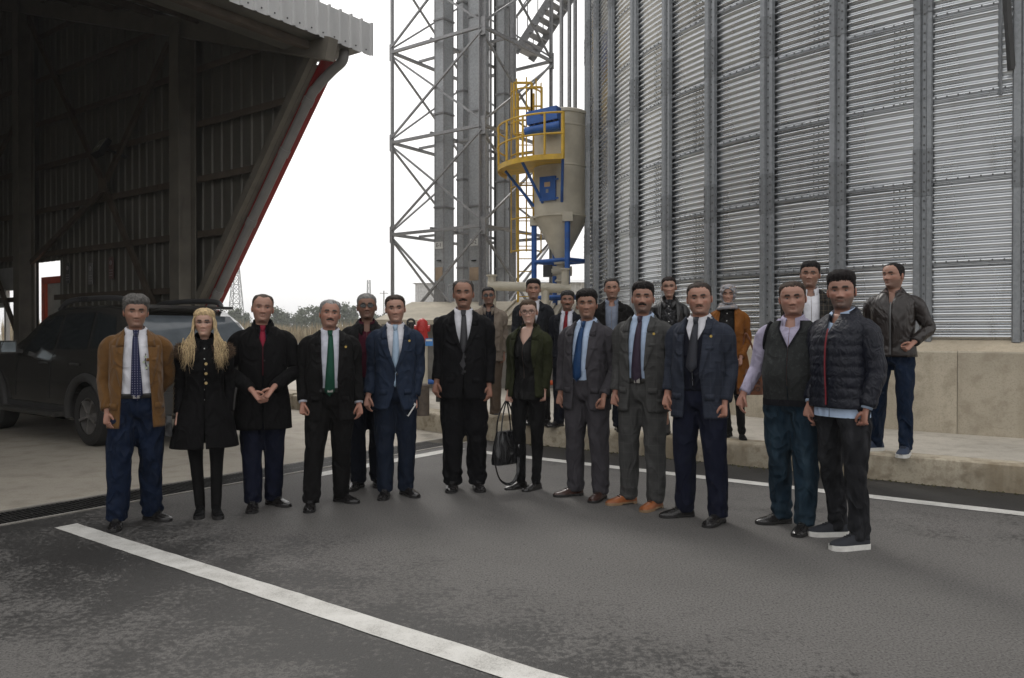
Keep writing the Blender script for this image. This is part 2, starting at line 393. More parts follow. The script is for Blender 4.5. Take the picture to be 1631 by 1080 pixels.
# ------------------------------------------------------------------ corrugated silo
SCX, SCY, SR, DTH, TH0 = 10.83, 16.32, 9.2, .108, -1.469
silo = thing('grain_silo', 'large round corrugated galvanised silo on a stained concrete ring', 'silo', (SCX, SCY, 0))
def ring(th, r, z): return (r * math.sin(th), -r * math.cos(th), z)
SH, NP = .9625, 11
def sheet_mesh():
    G = []; zz = np.linspace(0, SH + .03, NP * 10 + 4)
    for z in zz:
        r = SR + .0185 * math.cos(2 * PI * z / (SH / NP)) + (.004 if z > SH - .03 else 0)
        G.append([ring(t, r, z) for t in np.linspace(0, 3 * DTH + .004, 14)])
    bb = MB(); bb.grid(G); return bb.mesh('wall_sheet', M_SHEET, 179)
sm = sheet_mesh(); Z0 = 2.21 - SH
bolts = MB()
def bolt(th, r, z, s=.011):
    c = np.array(ring(th, r, z)); e = np.array([math.cos(th), math.sin(th), 0]); nrm = np.array([math.sin(th), -math.cos(th), 0]); zz = np.array([0, 0, 1.])
    A = [c + s * (math.cos(a) * e + math.sin(a) * zz) for a in np.arange(6) * PI / 3]
    bolts.add(A + [p * 1 + nrm * .009 for p in A], [[6, 7, 8, 9, 10, 11]] + [[i, (i + 1) % 6, 6 + (i + 1) % 6, 6 + i] for i in range(6)])
NROW = 11
for row in range(NROW):
    off = 1 if row % 2 else 0
    for s in range(-2, 6):
        k0 = s * 3 + off - 0.33
        o = link('wall_sheet', sm, silo); o.rotation_euler = (0, 0, TH0 + k0 * DTH); o.location = (0, 0, Z0 + row * SH)
        o.scale = (1, 1, 1) if (s % 2) else (1.0004, 1.0004, 1)
        th = TH0 + k0 * DTH + .012
        if -1.75 < th < -.3 and row < 7:
            for q in range(NP):
                for a in (0, .007, .014): bolt(th + a, SR + .0195, Z0 + row * SH + (q + .02) * SH / NP, .008)
for row in range(1, 8):
    for th in np.arange(-1.7, -.45, .0125):
        bolt(th, SR + .021, Z0 + row * SH - .002, .010)
# bolted lap bands between rows
for row in range(1, NROW):
    bb = MB(); G = [[ring(t, SR + .0225 - .004 * abs(q), Z0 + row * SH + q * .02 - .004) for t in np.linspace(-1.9, .35, 90)] for q in (-1.2, -.9, 0, .9, 1.2)]
    bb.grid(G); bb.build('lap_band', M_STIFF, silo, 40)
# stiffeners
SPR = [(0, .015), (0, .05), (.018, .082), (.092, .082), (.112, .04), (.160, .04), (.176, .068), (.230, .068), (.238, .015)]
def stiff_mesh(name, dz0, k):
    bb = MB(); J = [1.27, 3.0, 5.15, 7.3, 9.45, 11.85]
    for a, c in zip(J[:-1], J[1:]):
        for z0, z1, grow, mi in ((a + .004, c - .004, 0.0, 0), (c - .003, c + .55, .006, 1)):
            if z1 > 11.9: continue
            P = [(t - .004 * (mi and (1 if t < .1 else -1)), n + grow + (0)) for t, n in SPR]
            G = [[(t, -SR - n, z) for t, n in P] for z in (z0, z1)]
            bb.grid(G, mi)
    for z in np.arange(1.4, 8.5, .11): 
        for tt, nn in ((.136, .04),): bb.box((tt, -SR - nn - .004, z), (.018, .012, .018), 2)
    for c in J[1:-1]:
        for q in range(5):
            for tt, nn in ((.03, .09), (.20, .076)): bb.box((tt, -SR - nn, c + .06 + q * .11), (.018, .012, .018), 2)
    return bb.mesh(name, [M_STIFF, M_SPLICE, M_BOLT])
stm = stiff_mesh('stiffener', 0, 0)
for k in range(-3, 17):
    o = link('stiffener', stm, silo); o.scale = (.86, 1, 1); o.rotation_euler = (0, 0, TH0 + k * DTH - .0); o.location = (0, 0, 0)
tag(bolts.build('bolts', M_BOLT, silo), kind='stuff')
# concrete ring: cast segments with open joints, sloping ledge
b = MB(); prof = [(9.0, .1), (9.52, .1), (9.52, 1.155), (9.505, 1.172), (9.2, 1.20), (9.0, 1.20)]
sg = 2.3 / 9.5
def seg(a0, a1):
    bb = MB(); G = [[ring(t, r, z) for r, z in prof] for t in np.linspace(a0, a1, 9)]; bb.grid(G)
    for e in (G[0], G[-1]): bb.add(e, [list(range(len(e)))])
    return bb.mesh('foundation_segment', M_WALLCON, 30)
fm = seg(0.0003, sg - .0003)
bl = MB(); bl.grid([[ring(t_, r_, z_) for t_ in np.linspace(-1.95, .75, 70)] for r_, z_ in ((9.5, 1.172), (9.485, 1.185), (9.2, 1.295), (9.0, 1.297))]); bl.build('ledge', _concrete('sandy screed ledge', (.56, .48, .36), .35, 1.4, False), silo, 40)
for i in range(-4, 8):
    o = link('foundation_segment', fm, silo); o.rotation_euler = (0, 0, -.585 - sg * .3 + i * sg)
b = MB(); b.lathe([(9.33, 11.8), (9.33, 11.86), (.6, 15.2)], 64, cap=False); b.build('roof', M_SHEET, silo, 40)
b = MB(); th = -.618
b.beam(ring(th, SR + .03, 4.05), ring(th, SR + .05, 7.0), .06, .012)
b.beam(ring(th + .012, SR + .06, 4.3), ring(th - .005, SR + .5, 7.0), .07, .05, 1)
b.build('ladder_bracket', [M_STIFF, plain('dark steel', (.05, .05, .05), .6, .3)], silo)

# ------------------------------------------------------------------ elevator tower
tw = thing('elevator_tower', 'tall galvanised lattice tower with crossed braces around the bucket elevators', 'tower', (-.68, 18, PZ), ROAD)
TS = 2.9; LV = [-.0, 3.61, 5.92, 8.19, 10.5, 12.8]; ZB = 1.3
cor = [(0, 0), (-TS, 0), (-TS, TS), (0, TS)]
for i, (x, y) in enumerate(cor):
    b = MB(); w = .115 if i == 0 else .075
    b.box((x, y + (w / 2 if i == 0 else 0), 6.4), (w, .02, 12.8)); b.box((x + (-w / 2 if x == 0 else w / 2), y, 6.4), (.02, w, 12.8))
    for z in LV[1:]: b.box((x, y - .014 if y == 0 else y + .014, z), (w * 1.7, .012, .42))
    b.build('post', M_TOWER, tw)
b0 = [LV[0]] + LV[1:]
for f in range(4):
    (x0, y0), (x1, y1) = cor[f], cor[(f + 1) % 4]
    for li in range(1, len(b0)):
        z = b0[li]; mb = MB(); mb.beam((x0, y0, z), (x1, y1, z), .07); mb.build('strut', M_TOWER, tw)
    for li in range(len(b0) - 1):
        za, zb = b0[li] + (.1 if li else 1.0), b0[li + 1] - .1
        nx, ny = (y1 - y0) / TS * .03, -(x1 - x0) / TS * .03
        for s, (p, q) in ((1, ((x0, y0, za), (x1, y1, zb))), (-1, ((x0, y0, zb), (x1, y1, za)))):
            mb = MB(); mb.beam((p[0] + nx * s, p[1] + ny * s, p[2]), (q[0] + nx * s, q[1] + ny * s, q[2]), .046); mb.build('brace', M_TOWER, tw)
for z in b0[1:]:
    mb = MB(); mb.beam((-TS, TS * .35, z + .05), (0, TS * .35, z + .05), .06); mb.beam((-TS * .55, 0, z + .06), (-TS * .55, TS, z + .06), .06); mb.build('inner_strut', M_TOWER, tw)
def casing(par, xp, Zc, wu, wv, zb, zt, ph):
    c = at(xp, 530, Zc); b = MB(); R = Matrix.Rotation(ROAD, 3, 'Z')
    b.box((c[0], c[1], (zb + zt) / 2), (wu, wv, zt - zb), 0, R)
    for z in np.arange(zb + ph, zt, 2.28): b.box((c[0], c[1], z), (wu + .06, wv + .06, .018), 1, R); b.box((c[0], c[1], z + .025), (wu + .06, wv + .06, .016), 1, R)
    for s in (-1, 1):
        for q in (-1, 1):
            e = R @ Vector((s * wu / 2, q * wv / 2, 0)); b.box((c[0] + e[0], c[1] + e[1], (zb + zt) / 2), (.022, .022, zt - zb - .05), 1, R)
    b.build('elevator_leg', [M_CASING, M_TOWER], par); return c, R
def text_mesh(body, size, ext=.002):
    cu = bpy.data.curves.new('txt', 'FONT'); cu.body = body; cu.size = size; cu.align_x = 'CENTER'; cu.align_y = 'CENTER'; cu.extrude = ext
    o = bpy.data.objects.new('txt', cu); COL.objects.link(o); dg = bpy.context.evaluated_depsgraph_get()
    me = bpy.data.meshes.new_from_object(o.evaluated_get(dg)); bpy.data.objects.remove(o); me.name = 'lettering'; return me
M_INK = plain('black lettering', (.015, .015, .015), .6)
M_RUSTP = plain('bare primer patch', (.36, .27, .19), .8, 0, .25, 4)
for nm, lab, spec, sy in (('bucket_elevator', 'galvanised bucket elevator casing with the E-1 sign', ((707, 19.2, .28, .36), (738, 20.3, .20, .26)), 392), ('bucket_elevator', 'galvanised bucket elevator casing with the E-2 sign behind the tower post', ((762, 19.0, .34, .34), (803, 20.6, .25, .34)), 387)):
    c0 = at(spec[0][0], 530, spec[0][1]); el = thing(nm, lab, 'elevator', (0, 0, 0))
    el['group'] = 'bucket elevators in the tower'
    for i, (xp, Zc, wu, wv) in enumerate(spec):
        c, R = casing(el, xp, Zc, wu, wv, 1.6, 14, .55 + (.0 if i == 0 else .9))
        if i == 0:
            nrm = R @ Vector((0, -1, 0)); tx = R @ Vector((1, 0, 0)); fc = Vector(c) + nrm * (wv / 2 + .012)
            zs = CAMH + (YH - sy) * Zc / FPX
            p = MB(); p.box((fc[0], fc[1], zs), (.24, .012, .17), 0, R); sp = p.build('number_sign', M_WHITE, el)
            tm = text_mesh('E-1' if 'E-1' in lab else 'E-2', .13); tm.materials.append(M_INK)
            o = link('lettering', tm, sp); o.location = (fc[0] + nrm[0] * .009, fc[1] + nrm[1] * .009, zs); o.rotation_euler = (PI / 2, 0, ROAD)
            p = MB(); zz = CAMH + (YH - 437) * Zc / FPX; p.box((fc[0], fc[1], zz), (wu * .8, .01, .32), 0, R); p.build('repair_patch', M_RUSTP, el)
            p = MB(); zz = CAMH + (YH - 416) * Zc / FPX; p.box((fc[0], fc[1], zz), (.12, .05, .025), 0, R); p.build('hatch_handle', M_BLACK, el)
            p = MB(); zz = CAMH + (YH - 470) * Zc / FPX; p.box((fc[0] + tx[0] * .02, fc[1] + tx[1] * .02, zz), (wu * 1.15, .05, .55), 0, R); p.build('inspection_door', M_TOWER, el)
# pipes and cable trays rising through the tower
for xp, Zc, r, m, lab in ((816, 20.4, .095, M_TOWER, 'round galvanised spout pipe right of the elevator casings'), (789, 20.9, .05, plain('dark cable tray', (.05, .05, .05), .6, .2), 'dark cable riser between the casings'), (781, 21.1, .035, M_TOWER, 'thin conduit beside the dark cable riser')):
    c = at(xp, 530, Zc); b = MB(); b.tube([(c[0], c[1], 1.6), (c[0], c[1], 14)], r, 14)
    for z in np.arange(2.4, 13.5, 2.2): b.lathe([(r + .03, z), (r + .03, z + .03)], 14, 0, (c[0], c[1], 0))
    tag(b.build('riser_pipe', m, None, 40), lab, 'pipe')
# open steel stair across the tower top
st = thing('steel_stair', 'open grey steel stair climbing behind the tower at the top', 'stair', (0, 0, 0))
A = at(820, 85, 21.5); B = at(892, -25, 21.5); dv = np.array([.45, .62, 0])
for s, nm in ((0, 'stringer'), (1, 'stringer')):
    b = MB(); b.beam(A + dv * s, B + dv * s, .05, .2); b.build(nm, M_TOWER, st)
    b = MB(); b.tube([A + dv * s + np.array([0, 0, .95]), B + dv * s + np.array([0, 0, .95])], .02, 8)
    for t in np.linspace(.05, .95, 5): q = A + (B - A) * t + dv * s; b.tube([q, q + np.array([0, 0, .95])], .015, 6)
    b.build('handrail', M_TOWER, st)
for i in range(9):
    t = (i + .5) / 9; q = A + (B - A) * t + dv / 2; b = MB(); b.box(q, (.8, .24, .03), 0, Matrix.Rotation(math.atan2(dv[1], dv[0]), 3, 'Z')); b.build('tread', M_TOWER, st)

# ------------------------------------------------------------------ low pit building under the tower
pit = thing('pit_building', 'low pit cover with a sloping dusty cream roof under the tower', 'roof', (0, 0, 0))
A, B_, C, D = at(596, 509, 15.6), at(985, 512, 15.6), at(985, 479, 18.8), at(656, 481, 18.8)
def quadgrid(A, B, C, D, n, m): return [[(A * (1 - s) + B * s) * (1 - t) + (D * (1 - s) + C * s) * t for s in np.linspace(0, 1, n)] for t in np.linspace(0, 1, m)]
M_PITROOF = _concrete('dusty cream roof', (.50, .45, .36), .35, 1.2, False)
b = MB(); b.grid(quadgrid(A, B_, C, D, 20, 6)); lo = np.array([0, 0, -.09])
b.grid(quadgrid(B_ + lo, A + lo, D + lo, C + lo, 20, 2)); b.grid([[A, B_], [A + lo, B_ + lo]]); b.grid([[D, A], [D + lo, A + lo]])
b.build('roof', M_PITROOF, pit)
for i, s in enumerate(np.linspace(.5, 1, 16)):
    p0 = A * (1 - s) + B_ * s; p1 = D * (1 - s) + C * s; b = MB(); b.beam(p0 + np.array([0, 0, .025]), p1 + np.array([0, 0, .025]), .06, .05); b.build('roof_rib', M_PITROOF, pit)
b = MB(); a2, b2 = A + np.array([.5, .5, 0]), B_ + np.array([0, .5, 0]); b.prism([(a2[0], a2[1]), (b2[0], b2[1]), (C[0], C[1] - .1), (D[0] + .2, D[1] - .1)], .1, A[2] - .06)
b.build('wall', _concrete('grey pit wall', (.30, .29, .27), .5), pit)
for xp in (612, 696, 742, 950):
    c = at(xp, 530, 15.75); b = MB(); b.box((c[0], c[1], .9), (.1, .1, 1.4)); b.build('post', M_TOWER, pit)
b = MB(); a = at(672, 600, 15.3); c = at(760, 600, 15.3); b.tube([(a[0], a[1], .42), (c[0], c[1], .42)], .05, 10); tag(b.build('floor_pipe', M_BLUE, None, 40), 'blue pipe lying along the foot of the pit wall', 'pipe')
b = MB(); a = at(868, 600, 15.3); c = at(925, 600, 15.3); b.tube([(a[0], a[1], .40), (c[0], c[1], .40)], .05, 10); tag(b.build('floor_pipe', plain('orange paint', (.5, .09, .02), .5), None, 40), 'orange pipe lying along the foot of the pit wall', 'pipe')
# casing loop handle on the roof
b = MB(); q = at(713, 480, 17.6); b.tube(spline([q, q + np.array([0, 0, .3]), q + np.array([.06, 0, .38]), q + np.array([.14, 0, .3]), q + np.array([.14, 0, 0])], 20), .012, 6); tag(b.build('roof_handrail', M_TOWER, None, 60), 'small looped grab rail on the pit roof', 'handrail')

# ------------------------------------------------------------------ dust filter with yellow platform
FZ = 17.5; fx = (893 - 815) / FPX * FZ; kz = lambda y: CAMH + (YH - y) * FZ / FPX
ft = thing('dust_filter', 'cream cylindrical dust filter with cone, blue legs and yellow platform', 'filter', (fx, FZ, PZ))
o_z = lambda y: kz(y) - PZ
r = .60; b = MB(); b.lathe([(0.02, o_z(180)), (r * .98, o_z(183)), (r + .03, o_z(185)), (r + .03, o_z(189)), (r, o_z(190)), (r, o_z(206)), (r + .012, o_z(207)), (r + .012, o_z(209)), (r, o_z(210)), (r, o_z(268)), (r + .012, o_z(269)), (r + .012, o_z(271)), (r, o_z(272)), (r, o_z(346)), (r + .03, o_z(347)), (r + .03, o_z(349))], 48)
b.build('drum', M_CREAM, ft, 30)
b = MB(); b.lathe([(r, o_z(349)), (.12, o_z(413)), (.12, o_z(418)), (.16, o_z(418)), (.16, o_z(421)), (.1, o_z(422)), (.1, o_z(445)), (.14, o_z(446)), (.14, o_z(449)), (.09, o_z(450)), (.09, o_z(475))], 36); b.build('cone', M_CREAM, ft, 30)
b = MB(); b.tube([(-.22, -.02, o_z(432)), (.24, -.02, o_z(432))], .11, 16); b.build('rotary_valve', M_CREAM, ft, 40)
b = MB(); b.box((-.3, -.02, o_z(432)), (.2, .2, .26)); b.build('valve_motor', M_BLACK, ft)
for ax, ay in ((-.6, .1), (.1, -.6), (-.1, .6), (.6, -.1)):
    b = MB(); b.tube([(ax, ay, 0), (ax, ay, o_z(356))], .06, 12); b.build('leg', M_BLUE, ft, 40)
    b = MB(); b.box((ax * .97, ay * .97, o_z(352)), (.22, .22, .2)); b.build('leg_bracket', M_CREAM, ft)
for z in (o_z(417), o_z(474)):
    L = [(-.6, .1), (.1, -.6), (.6, -.1), (-.1, .6)]
    for i in range(4):
        b = MB(); b.tube([(*L[i], z), (*L[(i + 1) % 4], z)], .045, 10); b.build('leg_brace', M_BLUE, ft, 40)
a0, a1 = math.radians(150), math.radians(268)
b = MB(); pz = o_z(268); ro = 1.42
AA = np.linspace(a0, a1, 24)
b.grid([[(rr * math.cos(a), rr * math.sin(a), pz + z) for a in AA] for rr, z in ((.62, 0), (ro, 0), (ro, -.11), (ro - .02, -.11), (ro - .02, -.03), (.62, -.03))]); b.build('platform_deck', M_YELLOW, ft)
for h in (.42, .85):
    b = MB(); P = [(ro * math.cos(a), ro * math.sin(a), pz + h) for a in AA[::-1]]; b.tube(P, .021, 8); b.build('rail', M_YELLOW, ft, 60)
for a in AA[::4]:
    b = MB(); b.tube([(ro * math.cos(a), ro * math.sin(a), pz), (ro * math.cos(a), ro * math.sin(a), pz + .85)], .024, 8); b.build('rail_post', M_YELLOW, ft, 40)
b = MB(); b.tube([(-.05, ro * math.sin(a1) * .98, pz - .1), (-.05, ro * math.sin(a1) * .98, pz + .87)], .04, 8); b.build('rail_post', M_YELLOW, ft, 40)
for a in (math.radians(175), math.radians(225), math.radians(268)):
    b = MB(); b.tube([(1.25 * math.cos(a), 1.25 * math.sin(a), pz - .05), (.6 * math.cos(a), .6 * math.sin(a), pz - .85)], .032, 8); b.build('platform_strut', M_BLUE, ft, 40)
dq = Matrix.Rotation(math.radians(-30), 3, 'Z')
c = dq @ Vector((0, -.64, 0)); b = MB(); b.box((c[0], c[1], o_z(308)), (.38, .06, .52), 0, dq); d = b.build('inspection_door', M_BLUE, ft)
e = dq @ Vector((0.0, -.675, 0)); b = MB(); b.box((e[0], e[1], o_z(302)), (.14, .008, .1), 0, dq); b.build('label_plate', plain('tan label', (.5, .36, .22), .6), d)
b = MB(); b.box((e[0], e[1], o_z(312)), (.06, .012, .08), 0, dq); b.build('latch', M_TOWER, d)
for zz in (o_z(295), o_z(324)):
    h = dq @ Vector((.2, -.655, 0)); b = MB(); b.box((h[0], h[1], zz), (.12, .03, .035), 0, dq); b.build('hinge', M_BLUE, d)
dq = Matrix.Rotation(math.radians(-28), 3, 'Z'); tl = Matrix.Rotation(math.radians(-4), 3, 'Y')
c = dq @ Vector((-.02, -.85, 0)); b = MB(); b.box((c[0], c[1], o_z(201)), (.72, .24, .28), 0, dq @ tl); fb = b.build('pulse_box', M_BLUE, ft)
e = dq @ Vector((.0, -.974, 0)); b = MB(); b.lathe([(.05, -.01), (.05, .0)], 18); ob = b.build('round_emblem', plain('dark blue emblem', (.01, .03, .12), .5), fb); ob.location = (e[0], e[1], o_z(199)); ob.rotation_euler = (PI / 2, 0, math.radians(-28))
p0 = dq @ Vector((-.42, -.9, 0)); p1 = dq @ Vector((.40, -.9, 0)); b = MB(); b.tube([(p0[0], p0[1], o_z(222)), (p1[0], p1[1], o_z(219))], .105, 18); b.build('air_tank', M_BLUE, ft, 40)
for q in np.linspace(-.3, .3, 6):
    p = dq @ Vector((q, -.88, 0)); b = MB(); b.tube([(p[0], p[1], o_z(221)), (p[0], p[1], o_z(208))], .035, 8); b.build('pulse_valve', M_BLACK, ft)
for dx in (.02, .2, .33):
    b = MB(); b.tube([(dx, .2, o_z(190)), (dx, .2, 13)], .045, 10); tag(b.build('vent_pipe', M_TOWER, ft, 40))
# caged yellow ladder beside the filter
ly = at(836, 530, 18.6); ld = thing('cage_ladder', 'yellow caged ladder between the tower and the cream dust filter', 'ladder', (ly[0], ly[1], PZ))
lz = lambda y: CAMH + (YH - y) * 18.6 / FPX - PZ
for s in (-.17, .2):
    b = MB(); b.tube([(s, 0, .6), (s, 0, lz(150))], .028, 8); b.build('ladder_rail', M_YELLOW, ld, 40)
for z in np.arange(.8, lz(160), .3):
    b = MB(); b.tube([(-.17, 0, z), (.2, 0, z)], .013, 6); b.build('rung', M_YELLOW, ld)
for z in np.arange(lz(402), lz(150), .75):
    b = MB(); b.tube([(.02 + .36 * math.cos(a), -.1 - .5 * max(0, math.sin(a)) + .1, z) for a in np.linspace(-.2, PI + .2, 14)], .02, 6); b.build('cage_hoop', M_YELLOW, ld)
for a in np.linspace(.2, PI - .2, 5):
    b = MB(); b.tube([(.02 + .36 * math.cos(a), -.5 * math.sin(a), lz(404)), (.02 + .36 * math.cos(a), -.5 * math.sin(a), lz(135))], .016, 6); b.build('cage_bar', M_YELLOW, ld)
# upper yellow landing
for x0, x1, y0, y1 in ((818, 846, 133, 215), (846, 862, 140, 200)):
    b = MB(); p = [at(x0, y0, 18.3), at(x1, y0, 18.3), at(x1, y1, 18.3), at(x0, y1, 18.3)]
    off = np.array([ly[0], ly[1], PZ])
    for i in range(4): b.tube([p[i] - off, p[(i + 1) % 4] - off], .03, 6)
    m = (p[0] + p[3]) / 2 - off; n_ = (p[1] + p[2]) / 2 - off; b.tube([m, n_], .022, 6); b.build('landing_rail', M_YELLOW, ld)
# cream transfer pipe
tp = thing('transfer_pipe', 'cream horizontal pipe with branch stubs below the dust filter', 'pipe', (0, 0, 0))
b = MB(); b.tube([at(776, 455, 16.6), at(908, 460, 16.6)], .1, 16); b.build('pipe_run', M_CREAM, tp, 40)
for xp, y0, y1 in ((783, 440, 500), (868, 460, 490), (900, 430, 465)):
    b = MB(); b.tube([at(xp, y0, 16.6), at(xp, y1, 16.6)], .085, 14); b.lathe([(.12, 0), (.12, .03)], 14, 0, at(xp, y0, 16.6)); b.build('branch', M_CREAM, tp, 40)
# fire hydrant
hp = at(672, 530, 12.6); hy = thing('fire_hydrant', 'red fire hydrant valve on a cream post behind the blue suit man', 'hydrant', (hp[0], hp[1], PZ))
hz = lambda y: CAMH + (YH - y) * 12.6 / FPX - PZ
b = MB(); b.lathe([(.09, 0), (.09, hz(548)), (.12, hz(547)), (.12, hz(544))], 16); b.build('post', M_CREAM, hy, 40)
M_HRED = plain('hydrant red', (.45, .02, .016), .4, 0, .2, 8)
b = MB(); b.lathe([(.09, hz(544)), (.10, hz(538)), (.085, hz(530)), (.10, hz(526)), (.105, hz(521)), (.09, hz(516)), (.09, hz(513)), (.05, hz(509)), (.02, hz(507))], 20); b.tube([(-.09, 0, hz(523)), (.10, 0, hz(523))], .045, 14); b.tube([(0, -.12, hz(523)), (0, 0, hz(523))], .045, 14)
b.build('hydrant_body', M_HRED, hy, 50)
for s in (-1, 1): bb = MB(); bb.tube([(s * .09, 0, hz(523)), (s * .125, 0, hz(523))], .055, 8); bb.build('outlet_cap', M_HRED, hy, 30)
hs = at(683, 545, 12.4); b = MB(); b.box(hs, (.12, .012, .12)); s_ = tag(b.build('notice_plate', plain('blue notice', (.05, .2, .5), .5)), 'small blue and white notice plate beside the hydrant', 'sign')
b = MB(); b.box(hs + np.array([0, -.009, .03]), (.10, .006, .03)); b.build('white_band', M_WHITE, s_)
for xp, yp, lab in ((654, 514, 'black valve handwheel left of the red hydrant'), (697, 512, 'black valve handwheel right of the red hydrant')):
    c = at(xp, yp, 12.9); b = MB(); b.tube([c + .06 * np.array([math.cos(a), 0, math.sin(a)]) for a in np.linspace(0, 2 * PI, 20)], .018, 8)
    b.tube([c - np.array([.06, 0, 0]), c + np.array([.06, 0, 0])], .012, 6); b.tube([c, (c[0], c[1], PZ)], .035, 8); tag(b.build('valve_wheel', M_BLACK, None, 50), lab, 'valve')
# brown stub post on the platform edge
c = px(673, 662, PZ); b = MB(); b.lathe([(.09, 0), (.09, .42), (.06, .44)], 14, 0, c); tag(b.build('stub_post', plain('rusty stub', (.09, .07, .055), .8, 0, .4, 12), None, 40), 'short dark stub post on the platform behind the kerb', 'post')
# ------------------------------------------------------------------ steel shed on the left
VW = 7.6
def wallpt(x, y, v=VW):
    a = (x - 815) / FPX; Z = v / (D2[0] * a + D2[1]); return float(Z * (D1[0] * a + D1[1])), CAMH + (YH - y) * Z / FPX
shed = thing('steel_shed', 'dark open fronted steel shed with slanted red edge and grey fascia', 'shed', (0, 0, 0), ROAD)
uT = wallpt(547, 92)[0]; (uX, zT), (uB, zB) = wallpt(512, 92), wallpt(320, 500)
UE = -8.49; FB, FT = 5.45, 5.92
sl = (uX - uB) / (zT - zB); edge_u = lambda z: uB + (z - zB) * sl
(uc1, zc1) = wallpt(291, 25, VW - .33); (uc2, _) = wallpt(38, 100, VW - .33)
rs = (zc1 - 5.55) / (uT - uc1)                      # roof slope towards the front eave
roof_z = lambda u: 5.55 + (uT - u) * rs if u > -20 else 5.55 + (uT + 20) * rs - (-20 - u) * rs
ud0, zd = wallpt(97, 415); ud1, _ = wallpt(62, 415); uw0, zw0 = wallpt(27, 460); uw1, zw1 = wallpt(-40, 545)
# ribbed cladding in single sheets about a metre wide
def clad(u0, u1, zlo, zhi_f, v, name='cladding_sheet', cut=None):
    n = max(1, int(round(abs(u1 - u0) / 1.0)))
    for i in range(n):
        a, c = u0 + (u1 - u0) * i / n, u0 + (u1 - u0) * (i + 1) / n; b = MB(); P = []
        k = 4
        for j in range(k):
            for f, d in ((0, 0), (.62, 0), (.7, .022), (.92, .022)): P.append((a + (c - a) * (j + f) / k, d))
        P.append((c, 0)); G = []
        for (u, d) in P: lo = zlo(u) if callable(zlo) else zlo; G.append([(u, v - d, lo), (u, v - d, max(lo + .001, zhi_f(u)))])
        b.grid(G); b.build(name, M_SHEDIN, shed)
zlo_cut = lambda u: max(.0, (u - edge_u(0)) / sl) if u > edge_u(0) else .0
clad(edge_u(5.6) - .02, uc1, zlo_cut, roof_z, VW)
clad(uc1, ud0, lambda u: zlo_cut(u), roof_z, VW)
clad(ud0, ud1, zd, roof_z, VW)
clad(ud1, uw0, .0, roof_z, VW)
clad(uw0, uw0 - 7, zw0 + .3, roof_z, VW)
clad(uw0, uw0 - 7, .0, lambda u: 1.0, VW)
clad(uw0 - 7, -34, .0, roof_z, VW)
GZ = [2.15, 3.06, 3.97, 4.88, 5.79, 6.7, 7.6]
for z in GZ:
    ue = min(edge_u(z) - .1, uT)
    lim = uT - (z - 5.5) / rs if z > 5.5 else ue
    ue = min(ue, lim)
    for a, c in ((ue, uc1 + .16), (uc1 - .16, uc2 + .2), (uc2 - .2, -30)):
        if z < zd and a < uc1 and a > uc2: c = max(c, ud0 + .05)
        if a - c < .3: continue
        b = MB(); b.box(((a + c) / 2, VW - .1, z), (a - c, .12, .015)); b.box(((a + c) / 2, VW - .155, z - .05), (a - c, .012, .1)); b.build('girt', M_GIRT, shed)
def hcol(u, v, z1, name='column', w=.34, d=.3, mats=None):
    b = MB(); b.box((u, v - d / 2, z1 / 2), (.02, d, z1)); b.box((u, v - .01, z1 / 2), (w * .8, .022, z1)); b.box((u, v - d, z1 / 2), (w * .8, .022, z1)); b.build(name, M_COLUMN, shed)
for u in (uc1, uc2, -26): hcol(u, VW - .17, roof_z(u) - .2)
# bracing in the wall bay
def wb(p, q, w=.1):
    (a, c), (d, e) = wallpt(*p, VW - .22), wallpt(*q, VW - .22); b = MB(); b.beam((a, VW - .22, c), (d, VW - .22, e), w, .06, 0, (0, 1, 0)); b.build('brace', M_GIRT, shed)
wb((33, 0), (164, 290)); wb((167, 300), (246, 490)); wb((270, 70), (170, 288)); wb((164, 304), (50, 418)); wb((-15, 415), (28, 535)); wb((25, 200), (-30, 300))
b = MB(); uu, zz = wallpt(167, 296, VW - .22); b.box((uu, VW - .26, zz), (.3, .015, .26)); b.build('gusset_plate', M_GIRT, shed)
# rafters, purlins, roof, other walls
for v in (VW - .3, 1.5, -4.6, -11):
    b = MB(); b.beam((uT + .1, v, roof_z(uT + .1) - .22), (-20, v, roof_z(-20) - .22), .16, .3); b.beam((-20, v, roof_z(-20) - .22), (-34, v, roof_z(-34) - .22), .16, .3); b.build('rafter', M_COLUMN, shed)
    if v < 7 and v > -5: continue
for u in np.arange(uT - .3, -33, -1.35):
    b = MB(); b.box((u, -2, roof_z(u) - .06), (.06, 19.4, .12)); b.build('purlin', M_GIRT, shed)
b = MB(); G = []
for v in np.arange(VW + .45, -12.3, -.25):
    for f, d in ((0, 0), (.5, 0), (.62, .035), (.88, .035)): G.append([(u, v - .25 * f, roof_z(u) + .02 + d) for u in (UE + .02, -14, -20, -27, -34.3)])
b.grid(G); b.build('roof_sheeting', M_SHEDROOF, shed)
b = MB(); b.box((-34, -2, 4.2), (.06, 19.4, 8.4)); b.build('end_wall', M_SHEDIN, shed)
b = MB(); b.box((-22.5, -12, 3.7), (22, .06, 7.4)); b.build('side_wall', M_SHEDIN, shed)
